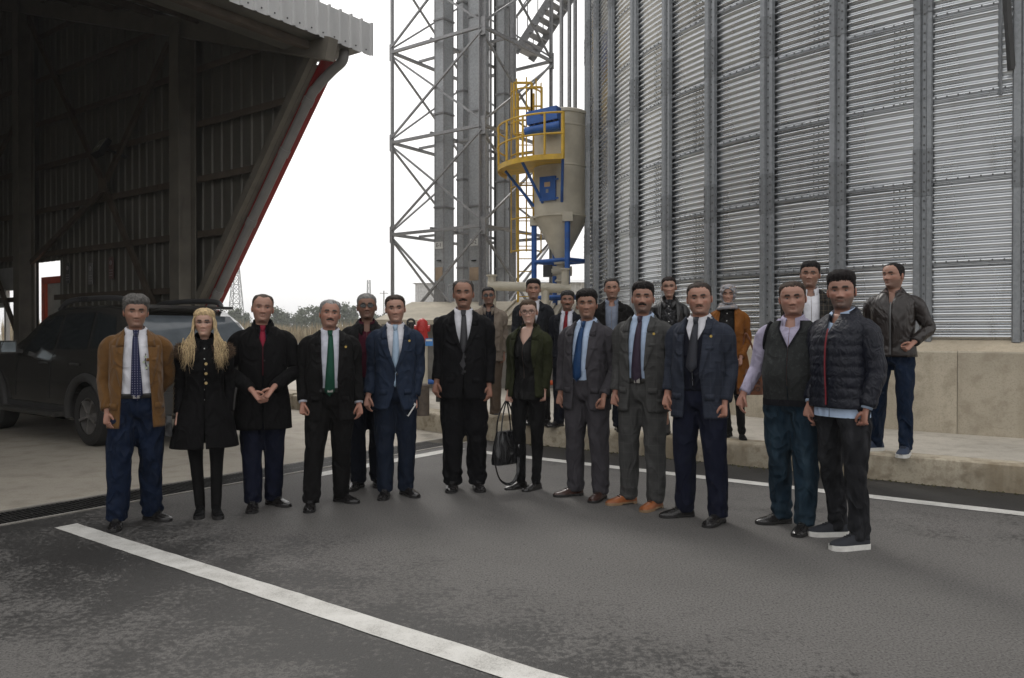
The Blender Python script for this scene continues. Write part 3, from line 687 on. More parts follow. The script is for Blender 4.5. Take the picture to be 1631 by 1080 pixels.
# fascia: ribbed sheets along the front eave, beams behind it
for i in range(20):
    v1 = VW + .52 - i * 1.0; b = MB(); P = []
    for j in range(5):
        for f, d in ((0, .03), (.16, .03), (.24, 0), (.92, 0)): P.append((v1 - (j + f) * .2, d))
    P.append((v1 - 1.0, .03)); lo = FB + random.uniform(-.006, .006)
    b.grid([[(UE + .04 + d, v, lo), (UE + .04 + d, v, FT + random.uniform(-.001, .001) + (.012 if d else 0))] for v, d in P])
    for j in range(5): b.box((UE + .045, v1 - (j + .6) * .2, lo + .07), (.016, .016, .016), 1)
    b.build('fascia_sheet', [M_FASCIA, M_BOLT], shed)
for zz, uu, ww in ((FB + .12, UE - .06, .14), (FB - .02, UE - .32, .12), (FB + .1, UE - .55, .2)):
    b = MB(); b.box((uu, -2.3, zz), (ww, 19.4, .12)); b.build('eave_beam', M_GIRT if ww < .19 else M_COLUMN, shed)
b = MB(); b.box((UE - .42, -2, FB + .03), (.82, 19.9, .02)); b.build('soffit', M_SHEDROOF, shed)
us, zs = None, None
rv = (lambda a: UE * (D2[0] * a + D2[1]) / (D1[0] * a + D1[1]))((341 - 815) / FPX)
b = MB(); b.box((UE + .095, rv - 2.0, FB + .33), (.03, 4.0, .62)); b.build('red_sign_panel', M_RED, shed)
# slanted edge: steel edge member, red cladding strip, downpipe with collars
e = lambda z, dv=0, du=0: (edge_u(z) + du, VW + dv, z)
b = MB(); b.beam(e(0, -.1, -.08), e(5.4, -.1, -.08), .13, .14, 0, (0, 1, 0)); b.beam(e(0, .0, -.02), e(5.3, .0, -.02), .06, .16, 0, (0, 1, 0)); b.build('edge_member', M_COLUMN, shed)
b = MB(); b.grid([[e(0, -.01, .03), e(5.40, -.01, .03)], [e(0, -.01, .06), e(5.40, -.01, .06)], [e(0, .27, .06), e(5.40, .27, .06)], [e(0, .27, -.1), e(5.40, .27, -.1)]]); b.build('red_edge_cladding', M_RED, shed)
b = MB(); b.tube(spline([e(.1, .05, .12), e(1.5, .05, .12), e(3, .05, .12), e(4.75, .05, .12), (edge_u(5.0) + .14, VW + .07, 5.0), (edge_u(5.2) + .24, VW + .12, 5.2), (edge_u(5.3) + .36, VW + .15, 5.32), (edge_u(5.3) + .40, VW + .16, 5.47)], 60), .072, 18); dp = b.build('downpipe', M_PIPEGREY, shed, 50)
for z in (.9, 2.0, 3.1, 4.1, 4.78):
    b = MB(); p0 = np.array(e(z, .05, .12)); p1 = np.array(e(z + .09, .05, .12)); b.tube([p0, p1], .083, 18); b.build('collar', M_PIPEGREY, dp, 50)
# doorway with a red framed leaf, window bay
b = MB(); b.box((ud1 - .1, VW - .12, zd / 2), (.22, .12, zd)); b.build('door_jamb', plain('pale grey frame', (.4, .39, .36), .6), shed)
b = MB(); b.box(((ud0 + ud1) / 2 + .05, VW + .14, 1.2), (abs(ud0 - ud1) * .95, .05, 2.5)); dl = b.build('door_leaf', plain('pale door panel', (.42, .43, .40), .5), shed)
b = MB(); uq = (ud0 + ud1) / 2 + .05; hw = abs(ud0 - ud1) * .5
for x in (-hw, hw): b.box((uq + x, VW + .10, 1.22), (.17, .08, 2.56))
b.box((uq, VW + .10, 2.5), (hw * 2 + .17, .08, .14)); b.build('door_frame', plain('orange red frame', (.5, .075, .03), .5), dl)
b = MB(); b.box((uw0 - 3.5, VW - .02, zw0 + .22), (7, .1, .5)); b.build('bay_header', plain('grey bay header', (.3, .3, .29), .6), shed)
for i in range(4):
    b = MB(); b.box((uw0 - .45 - i * 1.6, VW - .03, (1.0 + zw0) / 2), (.1, .08, zw0 - 1.0)); b.box((uw0 - 1.2 - i * 1.6, VW - .03, 1.02), (1.6, .08, .1)); b.build('window_frame', M_WHITE, shed)
    if i < 2: b = MB(); b.box((uw0 - 1.25 - i * 1.6, VW - .01, (1.95 + zw0) / 2), (1.5, .03, zw0 - 1.95)); b.build('upper_panel', M_FASCIA, shed)
# notices on the wall
for i, (xp, yp, c1) in enumerate(((108, 435, (.10, .10, .10)), (144, 436, (.2, .2, .19)), (177, 427, (.17, .1, .09)))):
    u_, z_ = wallpt(xp, yp, VW - .06); b = MB(); b.box((u_, VW - .06, z_), (.16, .012, .42)); s_ = b.build('wall_notice', plain('notice %d' % i, c1, .6)); s_.rotation_euler = (0, 0, ROAD)
    tag(s_, ['small dark notice on the shed wall nearest the doorway', 'pale notice in the middle of three on the shed wall', 'reddish notice on the shed wall, nearest the column'][i], 'sign', 'notices on the shed wall')
    b = MB(); b.lathe([(.045, -.004), (.045, .004)], 16, 0, (0, 0, 0)); q = b.build('pictogram', plain('notice ring', (.3, .28, .27), .6), s_); q.location = (u_, VW - .071, z_ + .1); q.rotation_euler = (PI / 2, 0, 0)
    b = MB()
    for k in range(3): b.box((u_, VW - .069, z_ - .04 - k * .05), (.11, .006, .018))
    b.build('text_lines', plain('notice ring', (.3, .28, .27), .6), s_)
# floodlight on the wall
u_, z_ = wallpt(163, 236, VW - .5); fl = thing('floodlight', 'unlit floodlight bracketed on the dark shed wall above the car', 'floodlight', W(u_, VW - .5, z_), ROAD)
R_ = (Matrix.Rotation(math.radians(-35), 3, 'X') @ Matrix.Rotation(math.radians(-12), 3, 'Y'))
b = MB(); b.box((0, 0, 0), (.24, .12, .38), 0, R_, (.9, .8)); b.build('housing', M_BLACK, fl)
b = MB(); c = R_ @ Vector((0, -.065, 0)); b.box(c, (.19, .012, .3), 0, R_); b.build('lens', plain('floodlight glass', (.25, .25, .2), .25), fl)
b = MB(); b.beam((0, .05, 0), (.02, .45, -.1), .04, .04); b.build('bracket', M_BLACK, fl)

# ------------------------------------------------------------------ parked SUV
hd = np.array([-.80, .60]); rearw = px(146, 711)[:2]
car = thing('parked_suv', 'dusty black SUV with roof rails parked inside the shed', 'car', (0, 0, .004), 0)
ang = math.atan2(hd[1], hd[0]); cs = 1.06
M_CARP = (lambda t: t.done(t.mix(t.ramp(t.noise(4, 5, t.coord()), [(.35, 0), (.7, 1)]), (.026, .025, .0235), (.040, .038, .035)), t.math('MULTIPLY_ADD', t.noise(7, 4, t.coord()), .15, .10), None, 0.0, Coat_Weight=.6, Coat_Roughness=.08))(NT('dusty black car paint'))
M_CLAD = plain('grey plastic cladding', (.03, .029, .028), .7, 0, .2, 9)
M_TYRE = plain('tyre rubber', (.016, .015, .014), .85, 0, .3, 14, .3)
M_RIM = plain('dull alloy', (.22, .21, .20), .4, .6, .2, 9)
# local frame: x forward, y left; origin on the ground under the rear axle, near (left) wheels at y=+.78
XS = [-.86, -.84, -.76, -.6, -.35, 0, .35, .8, 1.2, 1.6, 1.95, 2.3, 2.7, 3.05, 3.3, 3.42]
roofz = np.interp(XS, [-.86, -.84, -.72, -.45, -.1, .6, 1.2, 1.55, 1.95, 2.3, 2.7, 3.05, 3.3, 3.42], [1.05, 1.10, 1.34, 1.56, 1.62, 1.64, 1.62, 1.55, 1.3, 1.07, 1.05, 1.01, .92, .75])
beltz = np.interp(XS, [-.86, -.6, 0, 2.0, 2.3, 3.05, 3.42], [1.02, 1.06, 1.06, 1.0, .98, .93, .7])
hwid = np.interp(XS, [-.86, -.8, -.6, 0, 1.5, 2.7, 3.1, 3.3, 3.42], [.80, .84, .88, .905, .905, .89, .84, .74, .62])
lowz = np.interp(XS, [-.86, -.5, 0, 2.7, 3.2, 3.42], [.42, .3, .26, .26, .3, .42])
def csec(i):
    w, rz, bz, lz = hwid[i], roofz[i], min(beltz[i], roofz[i] - .02), lowz[i]
    th = rz - bz; tw = w - .05 - .30 * th if th > .1 else w - .04
    half = [(w - .06, lz), (w - .01, lz + .06), (w, lz + .22), (w + .0, (lz + bz) / 2 + .1), (w - .02, bz - .08), (w - .045, bz), (w - .05 - (w - .05 - tw) * .5, bz + th * .5), (tw + .02, rz - min(.08, th * .3)), (tw - .05, rz - .012), (tw * .5, rz + .012), (0, rz + .02)]
    return [(XS[i], y, z) for y, z in half] + [(XS[i], -y, z) for y, z in half[-2::-1]]
b = MB(); G = [csec(i) for i in range(len(XS))]; b.grid(G); n_ = len(G[0])
for e_ in (G[0], G[-1]): b.add(e_, [list(range(n_))])
b.grid([[g_[0], g_[-1]] for g_ in G])
body = b.build('body', M_CARP, car, 50)
cut = MB()
for wx in (0, 2.67):
    cut.tube([(wx, -1.2, .35), (wx, 1.2, .35)], .40, 32)
co_ = cut.build('arch_cutter', M_BLACK); bm_ = body.modifiers.new('arches', 'BOOLEAN'); bm_.operation = 'DIFFERENCE'; bm_.object = co_; bm_.solver = 'EXACT'
dg = bpy.context.evaluated_depsgraph_get(); nm_ = bpy.data.meshes.new_from_object(body.evaluated_get(dg)); body.modifiers.clear(); body.data = nm_; bpy.data.objects.remove(co_)
def side_y(x, z):
    i = min(max(np.searchsorted(XS, x) - 1, 0), len(XS) - 2); f = (x - XS[i]) / (XS[i + 1] - XS[i])
    def yy(k): q = csec(k)[:11]; zz_ = [p[2] for p in q]; return np.interp(z, zz_, [p[1] for p in q])
    return yy(i) * (1 - f) + yy(i + 1) * f
def side_patch(name, poly, mat, off=.006, par=None, sides=(1,), sm=60):
    for s in sides:
        b = MB(); (x0, z0), (x1, z1), (x2, z2), (x3, z3) = poly; n = 8; G = []
        for t in np.linspace(0, 1, n):
            row = []
            for q in np.linspace(0, 1, n):
                x = (x0 * (1 - q) + x1 * q) * (1 - t) + (x3 * (1 - q) + x2 * q) * t; z = (z0 * (1 - q) + z1 * q) * (1 - t) + (z3 * (1 - q) + z2 * q) * t
                row.append((x, s * (side_y(x, z) + off), z))
            G.append(row)
        b.grid(G); b.build(name, mat, par or car, sm)
for s in (1, -1):
    side_patch('side_window', [(.98, 1.09), (1.83, 1.06), (1.42, 1.5), (1.0, 1.52)], M_GLASS, sides=(s,))
    side_patch('side_window', [(.12, 1.11), (.90, 1.10), (.92, 1.53), (.2, 1.54)], M_GLASS, sides=(s,))
    side_patch('side_window', [(-.5, 1.13), (.05, 1.12), (.12, 1.54), (-.32, 1.48)], M_GLASS, sides=(s,))
    side_patch('door_seam', [(.935, .5), (.945, .5), (.955, 1.08), (.945, 1.08)], M_BLACK, .004, sides=(s,))
    side_patch('door_seam', [(1.93, .5), (1.94, .5), (1.94, 1.0), (1.93, 1.0)], M_BLACK, .004, sides=(s,))
    side_patch('sill_cladding', [(.42, .30), (2.25, .30), (2.25, .44), (.42, .44)], M_CLAD, .018, sides=(s,))
    for xh in (1.12, .3):
        b = MB(); y = s * (side_y(xh, .93) + .03); b.tube(spline([(xh - .1, y - s * .02, .93), (xh - .06, y, .935), (xh + .06, y, .935), (xh + .1, y - s * .02, .93)], 10), .014, 8); b.build('door_handle', M_CLAD, car, 60)
    for wx in (0, 2.67):
        b = MB(); P = [(wx + .44 * math.cos(a), s * (side_y(wx + .44 * math.cos(a), .35 + .44 * math.sin(a)) + .01), .35 + .44 * math.sin(a)) for a in np.linspace(-.1, PI + .1, 24)]; b.tube(P, (.05), 8); b.build('arch_flare', M_CLAD, car, 60)
        w = thing('wheel', None, None); w.parent = car; w.location = (wx, s * .79, .345)
        b = MB(); b.lathe([(.21, -.10), (.30, -.115), (.335, -.09), (.345, -.05), (.345, .05), (.335, .09), (.30, .115), (.21, .10)], 40, cap=False); b.xf(Matrix.Rotation(PI / 2, 4, 'X')); b.build('tyre', M_TYRE, w, 40)
        b = MB(); b.lathe([(.215, -.1), (.215, .09), (.2, .095), (.19, .03), (.05, .03)], 32, cap=False); b.lathe([(.06, .0), (.06, .07), (.02, .08)], 16)
        for k in range(5):
            a = k * 2 * PI / 5 + .3; b.beam((.04 * math.cos(a), .04 * math.sin(a), .065), (.2 * math.cos(a), .2 * math.sin(a), .08), .03, .07)
        b.xf(Matrix.Rotation(-s * PI / 2, 4, 'X')); b.build('rim', M_RIM, w, 30)
        b = MB(); b.lathe([(.2, .0), (.02, .0)], 24, cap=False); b.xf(Matrix.Rotation(-s * PI / 2, 4, 'X')); b.build('brake_shadow_disc', M_BLACK, w)
    b = MB(); b.box((1.32, s * .95, .34), (1.6, .17, .05)); b.tube([(.52, s * 1.03, .34), (2.12, s * 1.03, .34)], .03, 10); b.build('running_board', plain('ribbed step', (.07, .068, .062), .5, .4, .3, 30), car, 40)
    b = MB(); y0 = s * .60; b.tube(spline([(-.35, y0, 1.60), (-.2, y0, 1.69), (.5, y0, 1.71), (1.1, y0, 1.69), (1.35, y0, 1.59)], 24), np.stack([np.full(24, .03), np.full(24, .035)], 1), 10); rl = b.build('roof_rail', plain('roof rail', (.06, .06, .062), .45, .2), car, 50)
    tm = text_mesh('DUSTER', .075); tm.materials.append(M_BLACK); o = link('lettering', tm, rl); o.location = (.68, y0 + s * .033, 1.705); o.rotation_euler = (PI / 2, 0, PI if s > 0 else 0)
    b = MB(); b.box((1.78, s * 1.06, 1.12), (.10, .2, .16)); b.beam((1.8, s * .88, 1.06), (1.79, s * 1.0, 1.08), .06, .05)
    mi_ = b.build('mirror', M_CARP, car)
    b = MB(); b.box((1.728, s * 1.06, 1.12), (.006, .165, .125)); b.build('mirror_glass', plain('mirror glass', (.3, .34, .36), .05, .9), mi_)
    b = MB(); b.box((-.80, s * .74, .93), (.12, .16, .26)); b.build('tail_light', plain('tail lamp red', (.2, .01, .008), .2), car)
b = MB(); b.grid([[(np.interp(z, [1.08, 1.34, 1.52], [-.845, -.725, -.535]) - .012, y, z) for y in np.linspace(-w_, w_, 8)] for z, w_ in ((1.1, .68), (1.2, .66), (1.34, .62), (1.5, .56))]); b.build('rear_window', plain('grey rear glass', (.10, .115, .13), .08), car, 60)
b = MB(); b.grid([[(np.interp(z, [1.07, 1.3, 1.55], [2.3, 1.95, 1.55]) + .012, y, z + .01) for y in np.linspace(-.62, .62, 8)] for z in (1.1, 1.25, 1.4, 1.52)]); b.build('windscreen', M_GLASS, car, 60)
b = MB(); b.box((-.84, 0, .5), (.14, 1.62, .26)); b.build('bumper', M_CLAD, car)
b = MB(); b.box((-.55, 0, 1.60), (.22, 1.1, .035)); b.build('roof_spoiler', M_CARP, car)
b = MB(); b.box((1.2, 0, .32), (3.2, 1.3, .1)); b.build('underbody', M_BLACK, car)
car.rotation_euler = (0, 0, ang); car.scale = (cs, cs, cs)
lf = np.array([-hd[1], hd[0]]); ax = rearw - lf * .84 * cs
car.location = (float(ax[0]), float(ax[1]), .004)

# ------------------------------------------------------------------ far ground: road strip, reeds, trees, pylons, buildings
b = MB(); b.add([(-120, 72, -.02), (40, 72, -.02), (40, 82, -.02), (-120, 82, -.02)], [[0, 1, 2, 3]]); tag(b.build('far_road', plain('pale far road', (.42, .41, .39), .9)), kind='structure')
b = MB(); b.tube([(-60, 70, .35), (10, 70, .35)], .06, 8); 
for x in np.arange(-60, 10, 4): b.box((x, 70, .1), (.1, .1, .6))
tag(b.build('guard_rail', M_TOWER), 'low pale guard rail along the far road', 'guard rail')
b = MB()
for i in range(9000):
    y = random.uniform(86, 108); x = random.uniform(-62, 4) * y / 95; h = random.uniform(1.6, 2.9) * (1 + .15 * math.sin(x * .3)); a = random.uniform(0, PI); w = random.uniform(.03, .07); lx, ly_ = random.gauss(0, .25), random.gauss(0, .2)
    dx, dy = w * math.cos(a), w * math.sin(a)
    b.add([(x - dx, y - dy, -.06), (x + dx, y + dy, -.06), (x + lx * .5 + dx, y + ly_ * .5 + dy, h * .6), (x + lx * .5 - dx, y + ly_ * .5 - dy, h * .6), (x + lx, y + ly_, h)], [[0, 1, 2, 3], [3, 2, 4]], i % 3)
tag(b.build('reeds', [plain('dry reed', (.30, .235, .14), .9), plain('pale reed', (.38, .31, .20), .9), plain('brown reed', (.2, .16, .09), .9)]), 'belt of dry brown reeds beyond the far road', 'reeds', kind='stuff')
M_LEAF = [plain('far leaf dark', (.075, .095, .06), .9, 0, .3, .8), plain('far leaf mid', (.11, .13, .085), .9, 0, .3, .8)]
M_BARK = plain('bark', (.1, .08, .06), .9)
def tree(xp, ytop, Z, wpx, kind, label):
    x = (xp - 815) / FPX * Z; h = CAMH + (YH - ytop) * Z / FPX; w = wpx / FPX * Z / 2 * 1.25
    t = thing('conifer_tree' if kind == 'c' else 'broadleaf_tree', label, 'tree', (x, Z, -.06), 0, 'trees on the horizon')
    b = MB(); b.tube([(0, 0, 0), (.03, .02, h * .5), (0, 0, h * .9)], [.16, .1, .03], 7)
    for k in range(6):
        a = k * 1.1; z0 = h * (.3 + .09 * k); b.tube([(0, 0, z0), (w * .6 * math.cos(a), w * .6 * math.sin(a), z0 + h * .12)], [.05, .015], 5)
    b.build('trunk', M_BARK, t)
    b = MB(); r_ = random.Random(int(xp * 7)); cl = []
    for k in range(46):
        f = r_.random()
        if kind == 'c': z = h * (.12 + .86 * f); rad = w * (1.05 - f) * r_.uniform(.35, 1.0)
        else: z = h * (.2 + .72 * f); rad = w * math.sqrt(max(.05, 1 - (f * 1.7 - .85) ** 2)) * r_.uniform(.2, 1)
        a = r_.uniform(0, 6.3); cl.append((rad * math.cos(a), rad * math.sin(a), z, w * r_.uniform(.2, .4)))
    for (cx, cy, cz, cr) in cl:
        for k in range(42):
            d = np.array([r_.gauss(0, .55), r_.gauss(0, .55), r_.gauss(0, .45)]) * cr; c = np.array([cx, cy, cz]) + d; s = r_.uniform(.14, .30)
            e1 = np.array([r_.gauss(0, 1), r_.gauss(0, 1), r_.gauss(0, 1)]); e1 /= np.linalg.norm(e1); e2 = np.cross(e1, [r_.gauss(0, 1), r_.gauss(0, 1), r_.gauss(0, 1)]); e2 /= np.linalg.norm(e2) + 1e-6
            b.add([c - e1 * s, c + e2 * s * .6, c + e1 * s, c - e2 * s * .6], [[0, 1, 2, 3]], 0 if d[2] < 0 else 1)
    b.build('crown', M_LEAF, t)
TR = [(338, 500, 160, 26, 'c'), (352, 494, 170, 24, 'c'), (368, 497, 165, 26, 'c'), (378, 493, 160, 22, 'c'), (392, 500, 170, 24, 'c'), (440, 493, 150, 34, 'c'), (452, 497, 160, 26, 'c'), (475, 502, 160, 30, 'b'), (500, 487, 135, 46, 'b'), (514, 492, 140, 34, 'b'), (550, 484, 150, 30, 'c'), (563, 489, 160, 22, 'c'), (600, 500, 170, 30, 'b'), (640, 502, 170, 30, 'b'), (320, 500, 170, 30, 'c'), (300, 500, 170, 30, 'c'), (420, 498, 165, 28, 'c')]
for i, q in enumerate(TR):
    nb = ['under the slanted shed edge', 'left of the tall pylon', 'under the tall pylon', 'right foot of the tall pylon', 'left of the man in the black coat', 'just right of the black coat man', 'second right of the black coat man', 'low between the coat and the green tie man', 'widest, left of the green tie man', 'beside the widest, left of the green tie man', 'right of the green tie man', 'small, left of the man in sunglasses', 'behind the man in the blue suit', 'low beside the lattice tower post', 'behind the shed edge column', 'hidden deepest behind the shed wall', 'behind the black coat man'][i]
    tree(*q, ('far conifer ' if q[4] == 'c' else 'far bushy tree ') + nb)
def pylon(xp, ytop, ybot, Z, w0, w1, label, n=8, r=.05):
    x = (xp - 815) / FPX * Z; z1 = CAMH + (YH - ytop) * Z / FPX; py = thing('lattice_pylon', label, 'pylon', (x, Z, -.06)); P = lambda s, q, t: np.array([s * (w0 * (1 - t) + w1 * t) / 2, q * (w0 * (1 - t) + w1 * t) / 2, z1 * t])
    for s in (-1, 1):
        for q in (-1, 1): b = MB(); b.beam(P(s, q, 0), P(s, q, 1), r * 1.6); b.build('leg', M_TOWER, py)
    b = MB(); tt = np.linspace(0, 1, n + 1) ** .85
    for i in range(n):
        for (s0, q0), (s1, q1) in (((-1, -1), (1, -1)), ((1, -1), (1, 1)), ((1, 1), (-1, 1)), ((-1, 1), (-1, -1))):
            b.beam(P(s0, q0, tt[i]), P(s1, q1, tt[i + 1]), r); b.beam(P(s1, q1, tt[i]), P(s0, q0, tt[i + 1]), r); b.beam(P(s0, q0, tt[i + 1]), P(s1, q1, tt[i + 1]), r)
    b.build('lattice', M_TOWER, py)
    return py, z1
pylon(376, 424, 515, 180, 3.4, 1.1, 'tall thin lattice pylon standing right of the slanted shed edge', 7, .09)
p_, zt = pylon(587, 446, 515, 260, 1.6, .9, 'distant small lattice mast left of the tower', 9, .09)
b = MB(); c = at(611, 463, 150); b.tube([(c[0], c[1], 0), (c[0], c[1], c[2])], .09, 6); b.beam((c[0] - .8, c[1], c[2] - .5), (c[0] + .8, c[1], c[2] - .5), .1); tag(b.build('power_pole', M_BARK), 'thin wooden power pole left of the tower post', 'pole')
def farshed(x0, x1, ytop, yeave, Z, dep, label, m):
    a, c = at(x0, yeave, Z), at(x1, yeave, Z); zt = at(x0, ytop, Z)[2]; t = thing('far_building', label, 'building', (a[0], Z, -.06)); L = c[0] - a[0]; ze = a[2]
    b = MB(); n = max(6, int(L / .25)); P = []
    for i in range(n + 1): P += [(L * i / n, 0), (L * (i + .6) / n, 0), (L * (i + .7) / n, -.05), (L * (i + .9) / n, -.05)]
    b.grid([[(x, y, 0), (x, y, ze)] for x, y in P if x <= L]); b.box((L / 2, dep / 2 + .03, ze / 2), (L - .02, dep, ze)); b.build('wall', m, t)
    b = MB(); b.add([(-.2, -.2, ze), (L + .2, -.2, ze), (L + .2, dep / 2, zt), (-.2, dep / 2, zt), (-.2, dep + .2, ze), (L + .2, dep + .2, ze)], [[0, 1, 2, 3], [3, 2, 5, 4], [0, 3, 4], [1, 5, 2]]); b.build('roof', M_FASCIA, t)
farshed(661, 735, 443, 450, 60, 8, 'small pale ribbed building behind the left foot of the tower', plain('pale building sheet', (.5, .5, .5), .6))
farshed(825, 935, 437, 448, 34, 5, 'pale ribbed building seen behind the dust filter legs', plain('white building sheet', (.58, .57, .55), .6))
# ------------------------------------------------------------------ people
def _skin():
    t = NT('skin'); a = t.n('Attribute', attribute_name='Col'); co = t.coord(); n = t.noise(60, 3, co)
    c = t.mix(t.math('MULTIPLY', n, .25), a.outputs['Color'], (.62, .5, .45), 'MULTIPLY')
    m = t.done(c, .48, t.bump(t.noise(160, 2, co), .12, .002), 0.0, **{'Subsurface_Weight': .12, 'Subsurface_Scale': .01, 'Specular_IOR_Level': .4}); t.b.inputs['Subsurface Radius'].default_value = (1, .35, .2); return m
M_SKIN = _skin()
def hairmat(name, col, rough=.55):
    if name in _mats: return _mats[name]
    t = NT(name); co = t.coord(); n = t.noise(70, 4, t.mapping(co, (1, 1, .25)), .6); 
    c = t.mix(t.ramp(n, [(.35, 0), (.65, 1)]), tuple(x * .55 for x in col), tuple(min(1, x * 1.5) for x in col))
    _mats[name] = t.done(c, rough + .15, t.bump(n, .6, .01), 0.0, **{'Specular_IOR_Level': .15}); return _mats[name]

# ---- head: horizontal slices, z=0 at the eyes, face towards -y
HZ = np.array([-.34, -.26, -.20, -.165, -.14, -.126, -.118, -.108, -.095, -.08, -.065, -.045, -.02, 0, .025, .05, .075, .095, .108, .115, .118])
HF = np.array([-.030, -.030, -.031, -.030, -.030, -.040, -.072, -.090, -.091, -.087, -.089, -.090, -.088, -.086, -.093, -.093, -.083, -.064, -.040, -.016, .004])
HB = np.array([.10, .092, .080, .073, .070, .068, .068, .069, .072, .077, .082, .089, .096, .101, .104, .103, .095, .078, .054, .032, .014])
HW = np.array([.085, .064, .053, .049, .0475, .047, .0475, .051, .0555, .061, .0645, .070, .0745, .0775, .0795, .0795, .074, .062, .045, .028, .008])
def _sm(z, a): return np.interp(z, HZ, a)
ZR = np.concatenate([np.linspace(-.34, -.14, 9), np.linspace(-.132, .03, 58), np.linspace(.035, .118, 24)])
TA = np.concatenate([np.linspace(-1.25, 1.25, 61), np.linspace(1.33, 2 * PI - 1.33, 31)])      # angle from the front
def gauss(x, z, x0, z0, sx, sz): return np.exp(-((x - x0) / sx) ** 2 / 2 - ((z - z0) / sz) ** 2 / 2)
def head_grid(jaw=1.0, nose=1.0, wide=1.0, chinf=1.0, smile=0.0):
    f, bk, w = (np.convolve(np.pad(_sm(ZR, a), 2, 'edge'), [.1, .2, .4, .2, .1], 'valid') for a in (HF, HB, HW))
    w = w * wide * np.where(ZR < -.02, 1 + (jaw - 1) * np.clip((-.02 - ZR) / .06, 0, 1), 1)
    G = np.zeros((len(ZR), len(TA), 3))
    for i, z in enumerate(ZR):
        s, c = np.sin(TA), np.cos(TA); p = 2.25 if z > -.12 else 2.0
        e = 2 / p; x = w[i] * np.sign(s) * np.abs(s) ** e; cy = .012
        nar = np.interp(z, [-.125, -.115, -.10, -.06, -.03], [0, .30, .26, .10, 0]); x = x * (1 - nar * np.clip(c, 0, 1) ** 1.0)
        y = np.where(c > 0, cy + (f[i] - cy) * np.abs(c) ** e, cy + (bk[i] - cy) * np.abs(c) ** e)
        fr = np.clip(c * 1.6, 0, 1)
        prof = np.interp(z, [-.052, -.047, -.040, -.030, -.015, 0, .015, .026], [0, .012, .0225, .021, .0145, .0085, .0035, 0]) * nose
        d = prof * np.exp(-(x / np.interp(z, [-.045, -.03, 0, .02], [.0125, .011, .0085, .010])) ** 2 / 2)
        ax = np.abs(x)
        d = d + .007 * gauss(ax, z, .0145, -.041, .006, .006)
        d = d - .0105 * gauss(ax, z, .031, .000, .0145, .0095) + .004 * gauss(ax, z, .030, .021, .018, .006)
        d = d + .0045 * gauss(ax, z, .044, -.022, .016, .014) - .004 * gauss(ax, z, .040, -.052, .012, .014)
        d = d + .0045 * gauss(ax, z, .0, -.0640, .017, .0035) + .0042 * gauss(ax, z, .0, -.0735, .015, .0045) - .003 * gauss(ax, z, 0, -.0685, .020, .0016)
        d = d - .003 * gauss(ax, z, 0, -.0835, .014, .005) + .006 * chinf * gauss(ax, z, 0, -.100, .017, .010) - .004 * gauss(ax, z, .025, -.0685, .004, .006)
        d = d + .003 * smile * gauss(ax, z, .038, -.042, .012, .008)
        y = y - d * fr
        G[i] = np.stack([x, y, np.full_like(x, z)], 1)
    return G
def head_color(G, tone, stub=0.0, browc=(.02, .015, .012), lip=(.42, .16, .13), brow=1.0, make=0.0):
    X, Y, Z = G[..., 0], G[..., 1], G[..., 2]; ax = np.abs(X); front = (Y < .0)
    C = np.tile(np.array(tone), X.shape + (1,)).astype(float)
    def blend(m, col): C[:] = C * (1 - m[..., None]) + np.array(col) * m[..., None]
    blend(.35 * gauss(ax, Z, .042, -.03, .018, .016) * front, (tone[0] * 1.05, tone[1] * .72, tone[2] * .66))
    blend(.3 * gauss(ax, Z, 0, -.038, .012, .012) * front, (tone[0] * 1.0, tone[1] * .72, tone[2] * .66))
    if stub:
        m = np.clip((-.035 - Z) / .02, 0, 1) * np.clip((Z + .135) / .02, 0, 1) * (1 - .8 * gauss(ax, Z, .035, -.035, .02, .014)) * np.clip((.05 - Y) / .05, 0, 1)
        blend(m * stub, (.045, .038, .034))
    blend(.5 * np.clip(gauss(ax, Z, 0, -.0690, .0125, .0040) * 1.3, 0, 1) * front * (Y < -.06), lip)
    blend(.45 * gauss(ax, Z, .031, .0015, .015, .0075) * front, tuple(c * .42 for c in tone))  # eye sockets darkened: shade of the hollows painted into the skin colour
    if make: blend(np.clip(make * gauss(ax, Z, .031, .004, .016, .005) * 1.3, 0, 1) * front, (.03, .02, .02))
    zb = .0205 + .003 * np.sin(np.clip((ax - .012) / .036, 0, 1) * PI); m = np.clip(1.8 * np.exp(-((Z - zb) / .0040) ** 2 / 2), 0, 1) * np.clip((ax - .011) / .004, 0, 1) * np.clip((.049 - ax) / .006, 0, 1)
    blend(np.clip(m * brow, 0, 1) * front, browc)
    return C
def grid_faces(a, b, off=0): return [[off + i * b + j, off + i * b + (j + 1) % b, off + (i + 1) * b + (j + 1) % b, off + (i + 1) * b + j] for i in range(a - 1) for j in range(b)]
HF_FACES = grid_faces(len(ZR), len(TA))
def ico(c, r, n=10, m=8):
    V = []; 
    for i in range(m + 1):
        t = PI * i / m
        for j in range(n): a = 2 * PI * j / n; V.append((c[0] + r[0] * math.sin(t) * math.cos(a), c[1] + r[1] * math.sin(t) * math.sin(a), c[2] + r[2] * math.cos(t)))
    return np.array(V), grid_faces(m + 1, n)
def normals(G):
    du = np.roll(G, -1, 1) - np.roll(G, 1, 1); dv = np.gradient(G, axis=0); n = np.cross(du, dv); n /= np.linalg.norm(n, axis=2, keepdims=True) + 1e-12; return n
def sstep(a, b, x): t = np.clip((x - a) / (b - a), 0, 1); return t * t * (3 - 2 * t)
